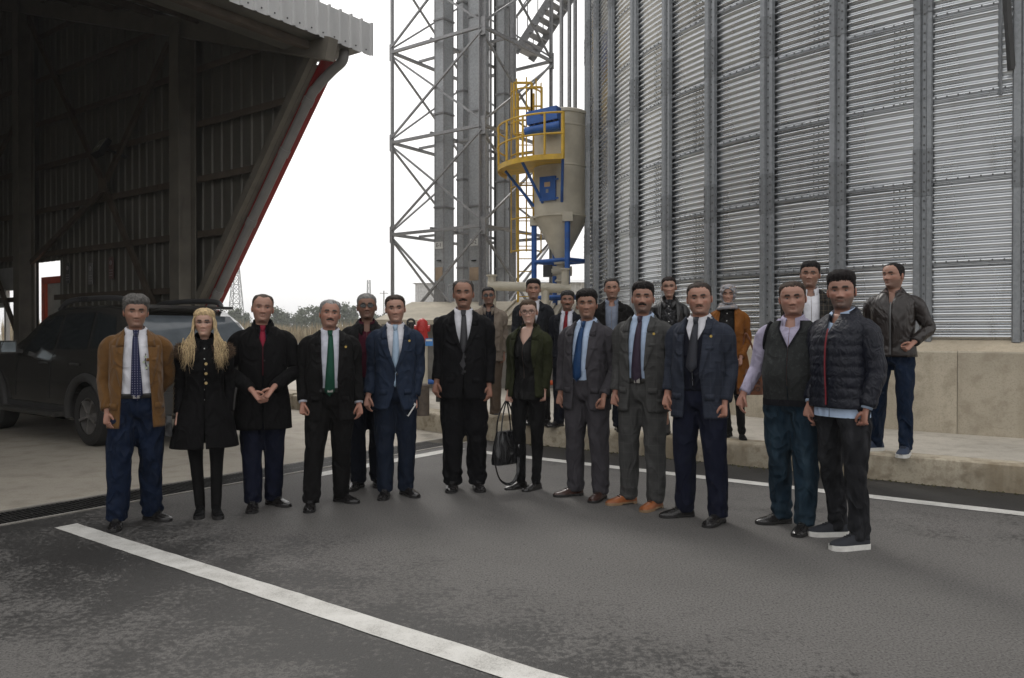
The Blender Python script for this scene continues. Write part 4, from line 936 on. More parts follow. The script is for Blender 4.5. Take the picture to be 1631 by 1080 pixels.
def hairshell(G, style, seed):
    X, Y, Z = G[..., 0], G[..., 1], G[..., 2]; r = np.random.default_rng(seed)
    ang = np.abs(np.where(TA > PI, TA - 2 * PI, TA))[None, :] + 0 * Z             # 0 front .. pi back
    fl = style.get('front', .070); side = style.get('side', -.015); nape = style.get('nape', -.085)
    line = np.interp(ang, [0, .55, .95, 1.18, 1.32, 1.75, 2.1, PI], [fl, fl + style.get('temple', .0), fl * .72, .020, side, side + .012, nape * .55, nape])
    line = line + .0035 * r.normal(0, 1, X.shape) ; m = sstep(-.004, .020, Z - line)
    if style.get('bald'):
        k = style['bald']; rad = np.sqrt((X / .058) ** 2 + ((Y - .0) / .085) ** 2); top = sstep(.060, .085, Z); fr = sstep(.035, -.03, Y)
        m = m * (1 - k * np.clip(np.maximum(top * sstep(1.0, .72, rad), fr * sstep(.03, .055, Z) * sstep(.06, .045, np.abs(X))), 0, 1))
    th = style.get('thick', .012) * (np.interp(Z, [-.09, 0, .04, .075, .1], [.25, .32, .5, .9, 1.0])) 
    th = th + style.get('top', 0.0) * sstep(.05, .11, Z) * (1 + style.get('quiff', 0) * sstep(.02, -.06, Y))
    nz = sum(np.sin(X * a + Y * b_ + Z * c + p) for a, b_, c, p in r.normal(0, 1, (7, 4)) * np.array([170, 120, 120, 3])) / 7
    nz2 = r.normal(0, 1, X.shape)
    off = np.where(m > .02, m * (th + style.get('rough', .0035) * nz + .0012 * nz2), -.004)
    V = G + normals(G) * off[..., None] * style.get('sgn', 1)
    keep = [f for f in HF_FACES if m.flat[f[0]] > .015 or m.flat[f[2]] > .015]
    return V, keep
_n0 = normals(head_grid()); _SG = 1.0 if (_n0[60, 0] @ np.array([0, -1, 0])) > 0 else -1.0
def compact(V, F):
    V = np.asarray(V).reshape(-1, 3); u = sorted({i for f in F for i in f}); mp = {i: k for k, i in enumerate(u)}; return V[u], [[mp[i] for i in f] for f in F]

# ---- hands (wrist at origin, fingers down -z, palm towards -x, thumb forward -y)
def make_hand(curl, spread=0.0, thumb=1.0):
    Vs, Fs, n = [], [], 0
    def put(V, F):
        nonlocal n; Vs.append(V); Fs.extend([[i + n for i in f] for f in F]); n += len(V)
    put(*sweep([(0, 0, .07), (0, 0, .03), (0, 0, 0), (0, -.002, -.03), (0, -.001, -.06), (0, 0, -.086), (0, 0, -.096)], np.array([(.030, .024), (.029, .022), (.029, .019), (.037, .0185), (.042, .017), (.042, .0145), (.034, .009)])[:, ::1], 16))
    for k, (y, L, r) in enumerate(((-.031, .070, .0088), (-.0105, .079, .0092), (.0105, .074, .0088), (.030, .058, .0078))):
        p = np.array([0, y, -.082]); P = [p.copy()]; a = .0; sp = spread * (k - 1.5) * .08
        for seg_, c in zip((.45, .32, .26), curl):
            for h in (.5, .5): a += c * h * (1 + .12 * (k - 1)); p = p + L * seg_ * h * np.array([-math.sin(a), sp, -math.cos(a)]); P.append(p.copy())
        put(*sweep(P, np.linspace(r, r * .78, len(P)), 8))
        put(*ico(P[-1], (r * .8,) * 3, 8, 5))
    P = np.array([(-.004, -.022, -.012), (-.010, -.040, -.034), (-.018 - .006 * thumb, -.047, -.060), (-.026 - .012 * thumb, -.040, -.084), (-.028 - .014 * thumb, -.036, -.092)])
    put(*sweep(P, [.013, .0125, .0105, .009, .006], 8))
    V, F = remesh(np.concatenate(Vs), Fs, .0042, 3); return V, F
HANDS = {'relaxed': make_hand((.45, .6, .45)), 'fist': make_hand((1.15, 1.5, 1.0)), 'open': make_hand((.2, .3, .2), 1.0)}

# ---- shoes (ankle over origin, toe -y)
def shoe_parts(kind):
    ST = [(.078, .020, .050), (.066, .032, .078), (.035, .037, .092), (0, .038, .096), (-.04, .041, .088), (-.085, .046, .068), (-.13, .0495, .054), (-.17, .046, .045), (-.20, .034, .037), (-.217, .014, .028)]
    sole = .022; grow = .003
    if kind == 'sneaker': sole = .034; grow = .006; ST = [(y * .98, w * 1.07, h * 1.06 + .012) for y, w, h in ST]
    if kind == 'boot': ST = [(y * .9, w * .92, h + (.10 if y > -.03 else .02 * max(0, 1 + y * 10))) for y, w, h in ST]; sole = .03
    if kind == 'flat': ST = [(y * .88, w * .86, h * (.75 if y > -.06 else .8)) for y, w, h in ST]; sole = .012
    if kind == 'heel': ST = [(y * .84, w * .84, h * .9 + (.0)) for y, w, h in ST]; sole = .02
    up = MB(); G = []
    for y, w, h in ST:
        t = np.linspace(0, PI, 13); G.append([(w * np.sign(math.cos(a)) * abs(math.cos(a)) ** .75, y, sole * .8 + (h - sole * .8) * max(0, math.sin(a)) ** .8) for a in t])
    up.grid(G); up.add(G[0], [list(range(13))]); up.add(G[-1], [list(range(13))]); 
    if kind in ('dress', 'sneaker'):
        for q in range(4):
            y = -.035 - q * .02; z = np.interp(-y, [0, .04, .085, .13], [.096, .088, .068, .054]) + (.016 if kind == 'sneaker' else .003); up.beam((-.02, y, z), (.02, y, z + .0), .006, .006, 1)
    so = MB(); ol = [(w + grow, y) for y, w, h in ST]; pts = [(a, y) for a, y in ol] + [(-a, y) for a, y in ol[::-1]]
    if kind == 'heel': so.prism([(p[0] * .9, p[1]) for p in pts], .004, sole); 
    elif kind == 'dress': so.prism(pts, .010, sole); so.prism([p for p in pts if p[1] > .0], 0, .0105); so.prism([p for p in pts if p[1] < -.05], 0.001, .0105)
    else: so.prism(pts, 0, sole)
    return up, so
SHOES = {}
def shoes(kind, mat, solemat):
    key = (kind, mat.name, solemat.name)
    if key not in SHOES: u, s = shoe_parts(kind); SHOES[key] = (u.mesh('shoe', [mat, M_BLACK], 40), s.mesh('sole', solemat, 30))
    return SHOES[key]
M_SOLEB = plain('black rubber sole', (.012, .011, .011), .7); M_SOLEW = plain('white rubber sole', (.6, .59, .56), .6, 0, .12, 20)

# ---- torso profiles (1.75 m figure)
TZ = np.array([.55, .62, .70, .78, .86, .92, .98, 1.05, 1.12, 1.20, 1.28, 1.35, 1.395, 1.425, 1.455, 1.48, 1.505, 1.53, 1.56])
TX = np.array([.180, .178, .176, .174, .172, .167, .158, .147, .146, .149, .154, .160, .164, .161, .140, .100, .074, .064, .060])
TF = np.array([-.12, -.118, -.115, -.115, -.116, -.114, -.112, -.113, -.117, -.121, -.122, -.112, -.096, -.082, -.066, -.055, -.048, -.044, -.042])
TB = np.array([.135, .134, .132, .13, .130, .125, .114, .105, .106, .112, .118, .116, .108, .102, .096, .090, .084, .080, .078])
class Torso:
    def __init__(s, P, grow=0.0, extra=None):
        fat, sw, fem = P.get('fat', 0), P.get('sw', 1), P.get('fem', 0)
        s.z = np.linspace(.5, 1.56, 107)
        rx, yf, yb = (np.interp(s.z, TZ, a) for a in (TX, TF, TB))
        belly = np.exp(-((s.z - 1.11) / .10) ** 2 / 2); rx = rx + fat * .045 * belly + fat * .02; yf = yf - fat * .085 * belly - fat * .010; yb = yb + fat * .015
        rx = rx * np.where(s.z > 1.15, np.interp(s.z, [1.15, 1.3, 1.45, 1.5], [1, sw, sw, 1]), 1)
        if fem:
            rx = rx * np.interp(s.z, [.8, .92, 1.08, 1.2, 1.3, 1.45], [1.02, 1.0, .84, .86, .86, .9]); yf = yf - .028 * np.exp(-((s.z - 1.25) / .06) ** 2 / 2) + .012 * np.exp(-((s.z - 1.08) / .07) ** 2 / 2)
        sh = np.interp(s.z, [1.36, 1.40, 1.43, 1.46, 1.49, 1.56], [1, 1, .95, .7, .45, .35])
        g = grow * sh
        if extra is not None: ex = np.interp(s.z, extra[0], extra[1]); rx = rx + ex; yf = yf - ex; yb = yb + ex * .8
        k = np.ones(5) / 5; f = lambda a: np.convolve(np.pad(a, 2, 'edge'), k, 'valid')
        s.rx, s.yf, s.yb = f(rx + g), f(yf - g * .9), f(yb + g * .9); s.p = np.interp(s.z, [.5, 1.3, 1.42, 1.5], [2.45, 2.55, 2.3, 2.0])
        s.cy = .01
    def at(s, z): return tuple(float(np.interp(z, s.z, a)) for a in (s.rx, s.yf, s.yb, s.p))
    def front(s, x, z, off=0.0):
        rx, yf, yb, p = s.at(z); q = max(0.0, 1 - min(1, abs(x) / rx) ** p) ** (1 / p); return np.array([x, s.cy + (yf - s.cy) * q - off, z])
    def ring(s, z, a):
        rx, yf, yb, p = s.at(z); sn, c = np.sin(a), np.cos(a); e = 2 / p
        x = rx * np.sign(sn) * np.abs(sn) ** e; y = np.where(c > 0, s.cy + (yf - s.cy) * np.abs(c) ** e, s.cy + (yb - s.cy) * np.abs(c) ** e); return np.stack([x, y, np.full_like(x, z)], 1)
    def shell(s, z0, z1, wfun=None, n=56, dz=.022, fold=0.0, seed=0, mod=None, hem=None):
        Z = np.linspace(z0, z1, max(4, int((z1 - z0) / dz))); G = []; r = np.random.default_rng(seed); K = r.normal(0, 1, (6, 3))
        for z in Z:
            rx, yf, yb, p = s.at(z); w = wfun(z) if wfun else None
            if w is None: a = np.linspace(0, 2 * PI, n, endpoint=False)
            else: a0 = math.asin(min(.98, (max(w, .0) / rx)) ** (p / 2)) if w > 0 else 0.0; a = np.linspace(a0 + .004, 2 * PI - a0 - .004, n)
            R = s.ring(z, a)
            if fold:
                f = sum(np.sin(K[i, 0] * 30 * z + K[i, 1] * 3 * a + K[i, 2] * 5) for i in range(6)) / 6 + .5 * np.sin(z * 60 + 5 * np.sin(a + K[0, 0])) * np.exp(-((z - 1.05) / .05) ** 2)
                amp = fold * (1 + 1.2 * np.exp(-((z - 1.06) / .07) ** 2)); R[:, :2] *= (1 + amp * f)[:, None]
            if mod: R[:, :2] *= (1 + mod(z))
            if hem and z < z0 + .3: R[:, 2] += hem(a, z)
            G.append(R)
        return np.array(G)

def arm_path(P, side):
    sw = P.get('sw', 1) * (.90 if P.get('fem') else 1); fat = P.get('fat', 0); pose = P.get('arm' + ('L' if side > 0 else 'R'), 'hang'); x0 = .167 * sw + fat * .016
    S = np.array([side * (x0 - .012), .012, 1.404])
    if pose == 'hang': E = np.array([side * (x0 + .034 + .03 * fat), .035, 1.120]); Wr = np.array([side * (x0 + .034 + .03 * fat), -.05, .880])
    elif pose == 'close': E = np.array([side * (x0 + .035), .03, 1.135]); Wr = np.array([side * (x0 + .03), -.05, .90])
    elif pose == 'out': E = np.array([side * (x0 + .09), .03, 1.145]); Wr = np.array([side * (x0 + .14), -.07, .93])
    elif pose == 'clasp': E = np.array([side * (x0 + .085), -.02, 1.14]); Wr = np.array([side * .070, -.245 - fat * .05, .985 + .01 * side])
    elif pose == 'front': E = np.array([side * (x0 + .07), .03, 1.14]); Wr = np.array([side * (x0 - .02), -.17, .92])
    elif pose == 'thigh': E = np.array([side * (x0 + .06 + .03 * fat), .03, 1.12]); Wr = np.array([side * (x0 + .02 + .03 * fat), -.125, .885])
    elif pose == 'hip': E = np.array([side * (x0 + .13), .07, 1.16]); Wr = np.array([side * (x0 + .01), -.13, 1.02])
    elif pose == 'behind': E = np.array([side * (x0 + .05), .10, 1.14]); Wr = np.array([side * (x0 - .05), .16, .96])
    jr = np.random.default_rng(int(P['head'][0]) * 2 + (side > 0)); E = E + jr.normal(0, .010, 3); Wr = Wr + (jr.normal(0, .012, 3) if pose not in ('clasp', 'hip') else 0)
    return S, E, Wr
def sleeve(P, side, r=(.070, .061, .053, .045), cuff=0.0, fold=.03, seed=0, start=0.0, mod=None):
    S, E, Wr = arm_path(P, side); d = (Wr - E) / np.linalg.norm(Wr - E); end = Wr - d * (.03 + cuff)
    C = [S + np.array([-side * .055, 0, .018]), S + np.array([0, 0, .0]), S + (E - S) * .20 + np.array([side * .024, 0, .004]), S + (E - S) * .6 + np.array([side * .008, 0, 0]), E, E + (end - E) * .5, end]
    R = [r[0] * .66, r[0] * .86, r[0] * .96, r[1], r[2] * 1.05, (r[2] + r[3]) / 2, r[3]]
    m = 34; Q = spline(C, m); RR = np.interp(np.linspace(0, 1, m), np.linspace(0, 1, 7), R); V, F = sweep(Q, RR, 18, True)
    V = V.reshape(m, 18, 3); rg = np.random.default_rng(seed + (5 if side > 0 else 9)); t = np.linspace(0, 1, m)[:, None]; a = 2 * PI * np.arange(18) / 18
    f = .55 * np.sin(t * 38 + 2.0 * np.sin(a + rg.uniform(0, 6)) + rg.uniform(0, 6)) * np.exp(-((t - .62) / .13) ** 2) + .5 * np.sin(t * 55 + 1.6 * np.cos(a + 1)) * np.exp(-((t - .93) / .1) ** 2) + .35 * np.sin(t * 21 + a * 2 + rg.uniform(0, 6))
    sc = 1 + fold * f
    if mod is not None: sc = sc + mod(t)
    V = Q[:, None, :] + (V - Q[:, None, :]) * sc[..., None]
    return V.reshape(-1, 3), F
def legs_geo(P, feet, r=(.100, .086, .070, .066, .060), bot=.055, waist=1.03, pelvis=True, k=1.0, shrink=0.0):
    fat = P.get('fat', 0); Vs, Fs, n = [], [], 0
    def put(V, F):
        nonlocal n; Vs.append(V); Fs.extend([[i + n for i in f] for f in F]); n += len(V)
    for side, (fx_, fy_, ta) in zip((1, -1), feet):
        hip = np.array([side * .088, .008, .90]); ank = np.array([fx_, fy_ + .012, bot]); kn = hip + (ank - hip) * .50 + np.array([side * .006, -.018, 0])
        if P.get('bend' + ('L' if side > 0 else 'R')): kn = kn + np.array([0, -.05, 0])
        C = [hip + np.array([-side * .012, 0, .10]), hip, hip + (kn - hip) * .5 + np.array([side * .004, 0, 0]), kn, kn + (ank - kn) * .45 + np.array([0, .010, 0]), kn + (ank - kn) * .8, ank]
        g = 1 + .16 * fat; R = [r[0] * .92, r[0] * g, r[1] * g, r[2] * (1 + .08 * fat), r[3] * (1 + .06 * fat), (r[3] + r[4]) / 2, r[4]]
        Q = spline(C, 44); RR = np.interp(np.linspace(0, 1, 44), np.linspace(0, 1, 7), R) * k; V, F = sweep(Q, np.stack([RR * .97, RR * 1.06], 1), 20); put(V, F)
    if pelvis:
        T = Torso(P, .006 - shrink); G = [T.ring(z, np.linspace(0, 2 * PI, 30, endpoint=False)) for z in np.linspace(.83, waist, 9)]
        G[0][:, :2] *= .66; G[1][:, :2] *= .84; G[2][:, :2] *= .95; V = np.array(G).reshape(-1, 3); put(V, grid_faces(9, 30) + [list(range(30))[::-1], [8 * 30 + j for j in range(30)]])
    return np.concatenate(Vs), Fs
def trousers_mesh(P, feet, mat, seed=0, r=(.100, .086, .072, .069, .066), bot=.05, fold=.006, **kw):
    V, F = legs_geo(P, feet, r, bot, **kw); V, F = remesh(V, F, .0135, 7)
    rg = np.random.default_rng(seed); z = V[:, 2]; side = np.sign(V[:, 0]); cx = np.interp(z, [0, .9], [1, 1]) * np.where(side > 0, np.mean(V[(V[:, 0] > 0) & (z < .5), 0]), np.mean(V[(V[:, 0] < 0) & (z < .5), 0])); cy = np.mean(V[:, 1])
    c0 = np.stack([np.interp(z, [.05, .9], [f[0] if 0 else 0, 0]), 0 * z], 1)
    for s, (fx_, fy_, ta) in zip((1, -1), feet):
        m = (V[:, 0] > (feet[0][0] + feet[1][0]) / 2 * (1 - np.clip(z / .9, 0, 1))) if s > 0 else (V[:, 0] <= (feet[0][0] + feet[1][0]) / 2 * (1 - np.clip(z / .9, 0, 1)))
        t = np.clip((.9 - z) / .85, 0, 1); ax = np.stack([s * .088 + (fx_ - s * .088) * t, .01 + (fy_ - .0) * t], 1); d = V[:, :2] - ax; a = np.arctan2(d[:, 1], d[:, 0]); p = rg.uniform(0, 6, 6)
        f = (np.sin(z * 70 + 3.2 * np.sin(a + p[0]) + p[1]) * np.exp(-((z - .11) / .06) ** 2) * 1.1 * (.6 + .4 * np.sin(a * 2 + p[4])) + np.sin(z * 46 + 4.2 * np.sin(a + p[2]) + p[3]) * np.exp(-((z - .50) / .10) ** 2) * .7 * (.5 + .5 * np.sin(a * 1 + p[1])) + .55 * np.sin(z * 11 + a * 3 + p[4]) + .45 * np.abs(np.sin(z * 13 - a * 2.0 + p[3])) - .5 * np.abs(np.sin(z * 9 + a * 1.0 + p[0])) + .25 * np.sin(z * 31 + a * 5 + p[2]) + .8 * np.sin(z * 40 - 3.5 * np.abs(np.sin(a)) + p[5]) * np.exp(-((z - .80) / .06) ** 2))
        L = np.linalg.norm(d, axis=1, keepdims=True) + 1e-6; w = np.clip((.93 - z) / .1, 0, 1)
        V[m, :2] += ((d / L) * (fold * f * w)[:, None])[m]
    b = MB(); b.add(V, F); return b.mesh('trousers', mat, 179)

def strip(b, L, R, mi=0, th=.006, n=4):
    """thin cloth strip between two edge polylines"""
    L, R = np.asarray(L), np.asarray(R); G = np.array([L + (R - L) * t for t in np.linspace(0, 1, n)]); b.grid(G.transpose(1, 0, 2), mi)
def lapels(b, T, wf, zb, zg=1.375, width=.082, off=.010, mi=0, peak=.014, z_top=1.50):
    for s in (1, -1):
        L, R = [], []
        for t in np.linspace(0, 1, 14):
            z = zb + (zg - zb) * t; w = max(wf(z), .002); lw = width * (t ** .75) * (1 if t < .93 else 1) ; L.append(T.front(s * w, z, off + .003)); zz = z + peak * t ** 4; R.append(T.front(s * min(w + lw, T.at(zz)[0] * .93), zz, off * (1 - .3 * t)))
        strip(b, L, R, mi)
        L, R = [], []
        for t in np.linspace(0, 1, 7):                 # collar leaf above the notch
            z = zg + .008 + (z_top - zg) * t; w = wf(z); L.append(T.front(s * w, z, off + .004)); R.append(T.front(s * min(w + .055 * (1 - .35 * t), T.at(z)[0] * .92), z - .004, off + .002))
        strip(b, L, R, mi)
def collar(b, rin, z_back, z_front, h, a0, spread=.018, mi=0, cy=.022, ry=1.1, tip=0.0, n=34):
    A = np.linspace(a0, 2 * PI - a0, n); c = (1 + np.cos(A)) / 2; zt = z_back + (z_front - z_back) * c ** 1.3
    U = np.stack([rin * np.sin(A), cy - rin * ry * np.cos(A), zt], 1); f = 1 + .0 * A
    tipw = np.exp(-((np.minimum(A - A[0], A[-1] - A)) / .28) ** 2)
    Lo = np.stack([(rin + spread) * np.sin(A), cy - (rin + spread) * ry * np.cos(A) - tipw * .012, zt - h - tip * tipw], 1)
    Md = (U + Lo) / 2 + np.stack([.004 * np.sin(A), -.004 * np.cos(A), .008 + 0 * A], 1)
    b.grid(np.array([U, Md, Lo]), mi)
    In = U.copy(); In[:, 2] -= h * .9; In[:, :2] = (In[:, :2] - [0, cy]) * .985 + [0, cy]; b.grid(np.array([U, In]), mi)
def disc(b, c, r, mi=0, th=.005, n=10):
    A = 2 * PI * np.arange(n) / n; F_ = [(c[0] + r * math.cos(a), c[1] - th, c[2] + r * math.sin(a)) for a in A]; B_ = [(c[0] + r * math.cos(a), c[1], c[2] + r * math.sin(a)) for a in A]
    b.add(F_ + B_, [list(range(n))] + [[i, (i + 1) % n, n + (i + 1) % n, n + i] for i in range(n)], mi)
def solid(o, t=.006, off=-1.0):
    m = o.modifiers.new('thickness', 'SOLIDIFY'); m.thickness = t; m.offset = off; m.use_rim = True; return o
def interp_fn(pts):
    zs, ws = zip(*pts); return lambda z: float(np.interp(z, zs, ws))
OPEN = {
 'open': interp_fn([(.74, .085), (.80, .075), (1.0, .062), (1.10, .060), (1.3, .072), (1.42, .074), (1.47, .078), (1.56, .075)]),
 'wide': interp_fn([(.74, .12), (.80, .115), (1.0, .105), (1.12, .095), (1.3, .090), (1.42, .080), (1.47, .080), (1.56, .075)]),
 'button': interp_fn([(.74, .085), (.80, .055), (.90, .022), (1.0, .0), (1.13, .0), (1.2, .026), (1.3, .055), (1.42, .072), (1.47, .077), (1.56, .075)]),
 'closed': interp_fn([(.74, .022), (.82, .010), (.94, .0), (1.14, .0), (1.22, .026), (1.32, .055), (1.42, .072), (1.47, .077), (1.56, .075)]),
 'coat': interp_fn([(.4, .012), (.7, .003), (.8, .0), (1.33, .0), (1.38, .02), (1.44, .04), (1.48, .048), (1.56, .05)]),
 'zip': interp_fn([(.4, .0), (1.36, .0), (1.42, .018), (1.47, .035), (1.56, .05)])}

def person(spec):
    P = spec; label = P['label']; bz = P.get('base', 0.0)
    fw = [px(x, y, bz)[:2] for x, y in P['feet']]                    # image-left foot, image-right foot
    mid = (fw[0] + fw[1]) / 2; hx = (P['head'][0] - 815) / FPX * mid[1]
    root_xy = np.array([mid[0] * .35 + hx * .65, mid[1]]); Zr = root_xy[1]
    H = CAMH + (YH - P['head'][1]) * Zr / FPX - bz; H = P.get('H', H); s = H / ((1.762 if not P.get('fem') else 1.748) + .004 + P.get('hairtop', .008))
    phi = math.atan2(-root_xy[0], root_xy[1]) + math.radians(P.get('yaw', 0))
    root = thing('person', label, 'person', (float(root_xy[0]), float(root_xy[1]), bz), phi); root.scale = (s, s, s)
    cth, sth = math.cos(-phi), math.sin(-phi)
    def loc(p): d = p - root_xy; return np.array([cth * d[0] - sth * d[1], sth * d[0] + cth * d[1]]) / s
    toes = P.get('toes', (-18, 18)); lr = [loc(fw[0]), loc(fw[1])]
    # person's left is +x = image right
    feet = [(lr[1][0], lr[1][1] + .05, math.radians(toes[1])), (lr[0][0], lr[0][1] + .05, math.radians(toes[0]))]
    seed = P.get('seed', int(P['head'][0])); rg = np.random.default_rng(seed); g = P.get
    tone = np.array(g('tone', (.33, .185, .125))); tone = (tone * .86 + tone.mean() * .08) * 1.16
    heel = .035 if g('shoe', ('dress',))[0] == 'heel' else 0
    # ---------------- body
    B = MB(); cols = []
    T = Torso(P, -.030); Vs, Fs, n = [], [], 0
    def put(V, F):
        nonlocal n; Vs.append(V); Fs.extend([[i + n for i in f] for f in F]); n += len(V)
    put(*legs_geo(P, feet, (.066, .056, .043, .040, .034), .05 + heel, .96, k=1.0 / (1 + .1 * P.get('fat', 0)), shrink=.035))
    zz = np.linspace(.95, 1.50, 14); Gt = [T.ring(z, np.linspace(0, 2 * PI, 30, endpoint=False)) for z in zz]; put(np.array(Gt).reshape(-1, 3), grid_faces(14, 30) + [list(range(30))[::-1], [13 * 30 + j for j in range(30)]])
    for sd in (1, -1): put(*sleeve(P, sd, (.050, .042, .036, .029), -.02, 0.0))
    V, F = remesh(np.concatenate(Vs), Fs, .02, 4); B.add(V, F); cols.append(np.tile(tone, (len(V), 1)))
    hyaw = math.radians(g('hyaw', -.85 * g('yaw', 0))); hp = math.radians(g('hpitch', rg.uniform(-3, 5))); hr = math.radians(g('hroll', rg.uniform(-4, 4)))
    fm = g('fem', 0); hs = g('hs', 1.01 if not fm else .965)
    HM = np.array(Matrix.Translation((0, .012 + g('hfwd', -.012), (1.762 if not fm else 1.748) - .113 * hs)) @ Matrix.Rotation(hyaw, 4, 'Z') @ Matrix.Rotation(hr, 4, 'Y') @ Matrix.Rotation(hp, 4, 'X') @ Matrix.Diagonal((hs * 1.035, hs * 1.02, hs * .955, 1)))
    hx_ = lambda V: np.asarray(V).reshape(-1, 3) @ HM[:3, :3].T + HM[:3, 3]
    G = head_grid(g('jaw', 1.0 if not fm else .90), g('nose', 1.0 if not fm else .75), g('wide', 1.0 if not fm else .95), 1.0, g('smile', 0))
    if g('neck'): m_ = G[..., 2] < -.12; G[m_] = (G[m_] - [0, .02, 0]) * np.array([g('neck'), g('neck'), 1]) + [0, .02, 0]
    if fm: m_ = sstep(-.11, -.15, G[..., 2])[..., None]; G = (G - [0, .018, 0]) * (1 - m_ * np.array([.17, .17, 0])) + [0, .018, 0]
    m_ = sstep(-.115, -.14, G[..., 2])[..., None]; G = (G - [0, .018, 0]) * (1 - m_ * np.array([.06, .06, 0])) + [0, .018, 0]
    HC = head_color(G, tone, g('stub', .25 if not fm else 0), g('browc', (.022, .017, .014)), g('lip', (tone[0] * .88, tone[1] * .64, tone[2] * .64)), g('brow', 1.0), g('make', 0))
    B.add(hx_(G), HF_FACES + [[len(TA) * (len(ZR) - 1) + j for j in range(len(TA))]]); cols.append(HC.reshape(-1, 3))
    for sd in (1, -1):
        E, Fe = ico((0, 0, 0), (.010, .021, .034), 12, 8); E = E @ np.array(Matrix.Rotation(sd * .38, 3, 'Z') @ Matrix.Rotation(-.15, 3, 'X')).T + np.array([sd * .0755 * g('wide', 1.0), .018, -.012])
        if not g('noears'): B.add(hx_(E), Fe); cols.append(np.tile(tone * np.array([1.0, .86, .82]), (len(E), 1)))
        iy = np.interp(0, G[np.argmin(np.abs(ZR)), 15:46, 0][::1], G[np.argmin(np.abs(ZR)), 15:46, 1]) if 0 else None
        row = G[np.argmin(np.abs(ZR - .0))]; fr = row[:61]; ys = np.interp(sd * .031, fr[:, 0], fr[:, 1])
        E, Fe = ico((sd * .031, ys + .0068, .0), (.0132, .0108, .0108), 18, 20); c = np.tile(np.array([.26, .24, .225]), (len(E), 1)); d = E - np.array([sd * .031, ys + .0068, 0])
        ir = (np.hypot(d[:, 0], d[:, 2]) < .0064) & (d[:, 1] < 0); c[ir] = (.014, .009, .007); lid = (d[:, 2] > .0024) | (d[:, 2] < -.0036); c[lid] = tone * .60; c[(d[:, 2] > .0012) & (d[:, 2] < .0036)] = (.022, .015, .013)
        B.add(hx_(E), Fe); cols.append(c)
    for sd in (1, -1):
        S, E, Wr = arm_path(P, sd); hv, hf = HANDS[g('hand' + ('L' if sd > 0 else 'R'), 'relaxed')]; hv = hv * .88; d = (Wr - E) / np.linalg.norm(Wr - E); V = hv * np.array([sd, 1, 1]) * (1.0 if not fm else .88)
        pose = g('arm' + ('L' if sd > 0 else 'R'), 'hang')
        if pose == 'clasp': dn = np.array([-sd * .62, -.25, -.74]); tw = .9
        else: dn = d * .6 + np.array([0, 0, -.55]); tw = .55
        if pose == 'hip': dn = np.array([-sd * .6, -.5, -.6])
        dn /= np.linalg.norm(dn); R = np.array(Vector((0, 0, -1)).rotation_difference(Vector(dn)).to_matrix() @ Matrix.Rotation(-sd * tw, 3, 'Z')); ff = hf if sd > 0 else [f[::-1] for f in hf]
        B.add(V @ R.T + Wr, ff); cols.append(np.tile(tone * np.array([.97, .88, .86]), (len(V), 1)))
    me = B.mesh('body', M_SKIN, 179); ca = me.color_attributes.new('Col', 'FLOAT_COLOR', 'POINT'); CC = np.concatenate(cols); ca.data.foreach_set('color', np.concatenate([CC, np.ones((len(CC), 1))], 1).ravel().astype(np.float32))
    link('body', me, root)
    def build(b, name, mats, sm=179, par=None, th=None):
        o = b.build(name, mats, par or root, sm)
        if th: solid(o, th)
        return o
    # ---------------- hair
    hst = g('hair')
    if hst:
        hst = dict(hst); hst['sgn'] = _SG; V, F = hairshell(G, hst, seed); V, F = compact(hx_(V), F); b = MB(); b.add(V, F); build(b, 'hair', hairmat('hair %s' % hst['name'], hst['col']))
    if g('moust'):
        X, Y, Z = G[..., 0], G[..., 1], G[..., 2]; w = g('moust'); zc = -.0562 - .16 * np.abs(X); m = np.clip(1.5 * np.exp(-((Z - zc) / .0040) ** 2), 0, 1) * sstep(.036 * w, .018 * w, np.abs(X)) * (Y < -.03)
        V = G + normals(G) * _SG * np.where(m > .06, .0052 * m, -.003)[..., None]; V, F = compact(hx_(V), [f for f in HF_FACES if m.flat[f[0]] > .08 or m.flat[f[2]] > .08]); b = MB(); b.add(V, F); build(b, 'moustache', hairmat('moustache %s' % str(g('mcol')), g('mcol', (.02, .015, .012))))
    if g('glasses'):
        b = MB(); dark = g('glasses') == 'dark'
        for sd in (1, -1):
            A = np.linspace(0, 2 * PI, 22); ol = np.stack([sd * .032 + .0245 * np.sign(np.cos(A)) * np.abs(np.cos(A)) ** .7, -.1005 + .02 * np.abs(np.cos(A)) * 0 + 0 * A, -.001 + .0165 * np.sign(np.sin(A)) * np.abs(np.sin(A)) ** .75], 1)
            V, F = sweep(ol[:-1], .0021, 6, False, True); b.add(hx_(V), F, 0)
            if dark: b.add(hx_(ol[:-1]), [list(range(len(ol) - 1))], 1)
            V, F = sweep([(sd * .056, -.100, .004), (sd * .074, -.085, .006), (sd * .079, -.02, .004), (sd * .078, .02, -.002)], .002, 6); b.add(hx_(V), F, 0)
        V, F = sweep([(-.008, -.103, .003), (0, -.105, .005), (.008, -.103, .003)], .002, 6); b.add(hx_(V), F, 0)
        build(b, 'sunglasses' if dark else 'glasses', [M_BLACK, plain('sunglass lens', (.01, .009, .009), .1)])
    # ---------------- shoes
    kind, smat, solem = g('shoe', ('dress', plain('polished black leather', (.012, .011, .011), .25, 0, .3, 20), M_SOLEB))
    um, sm_ = shoes(kind, smat, solem)
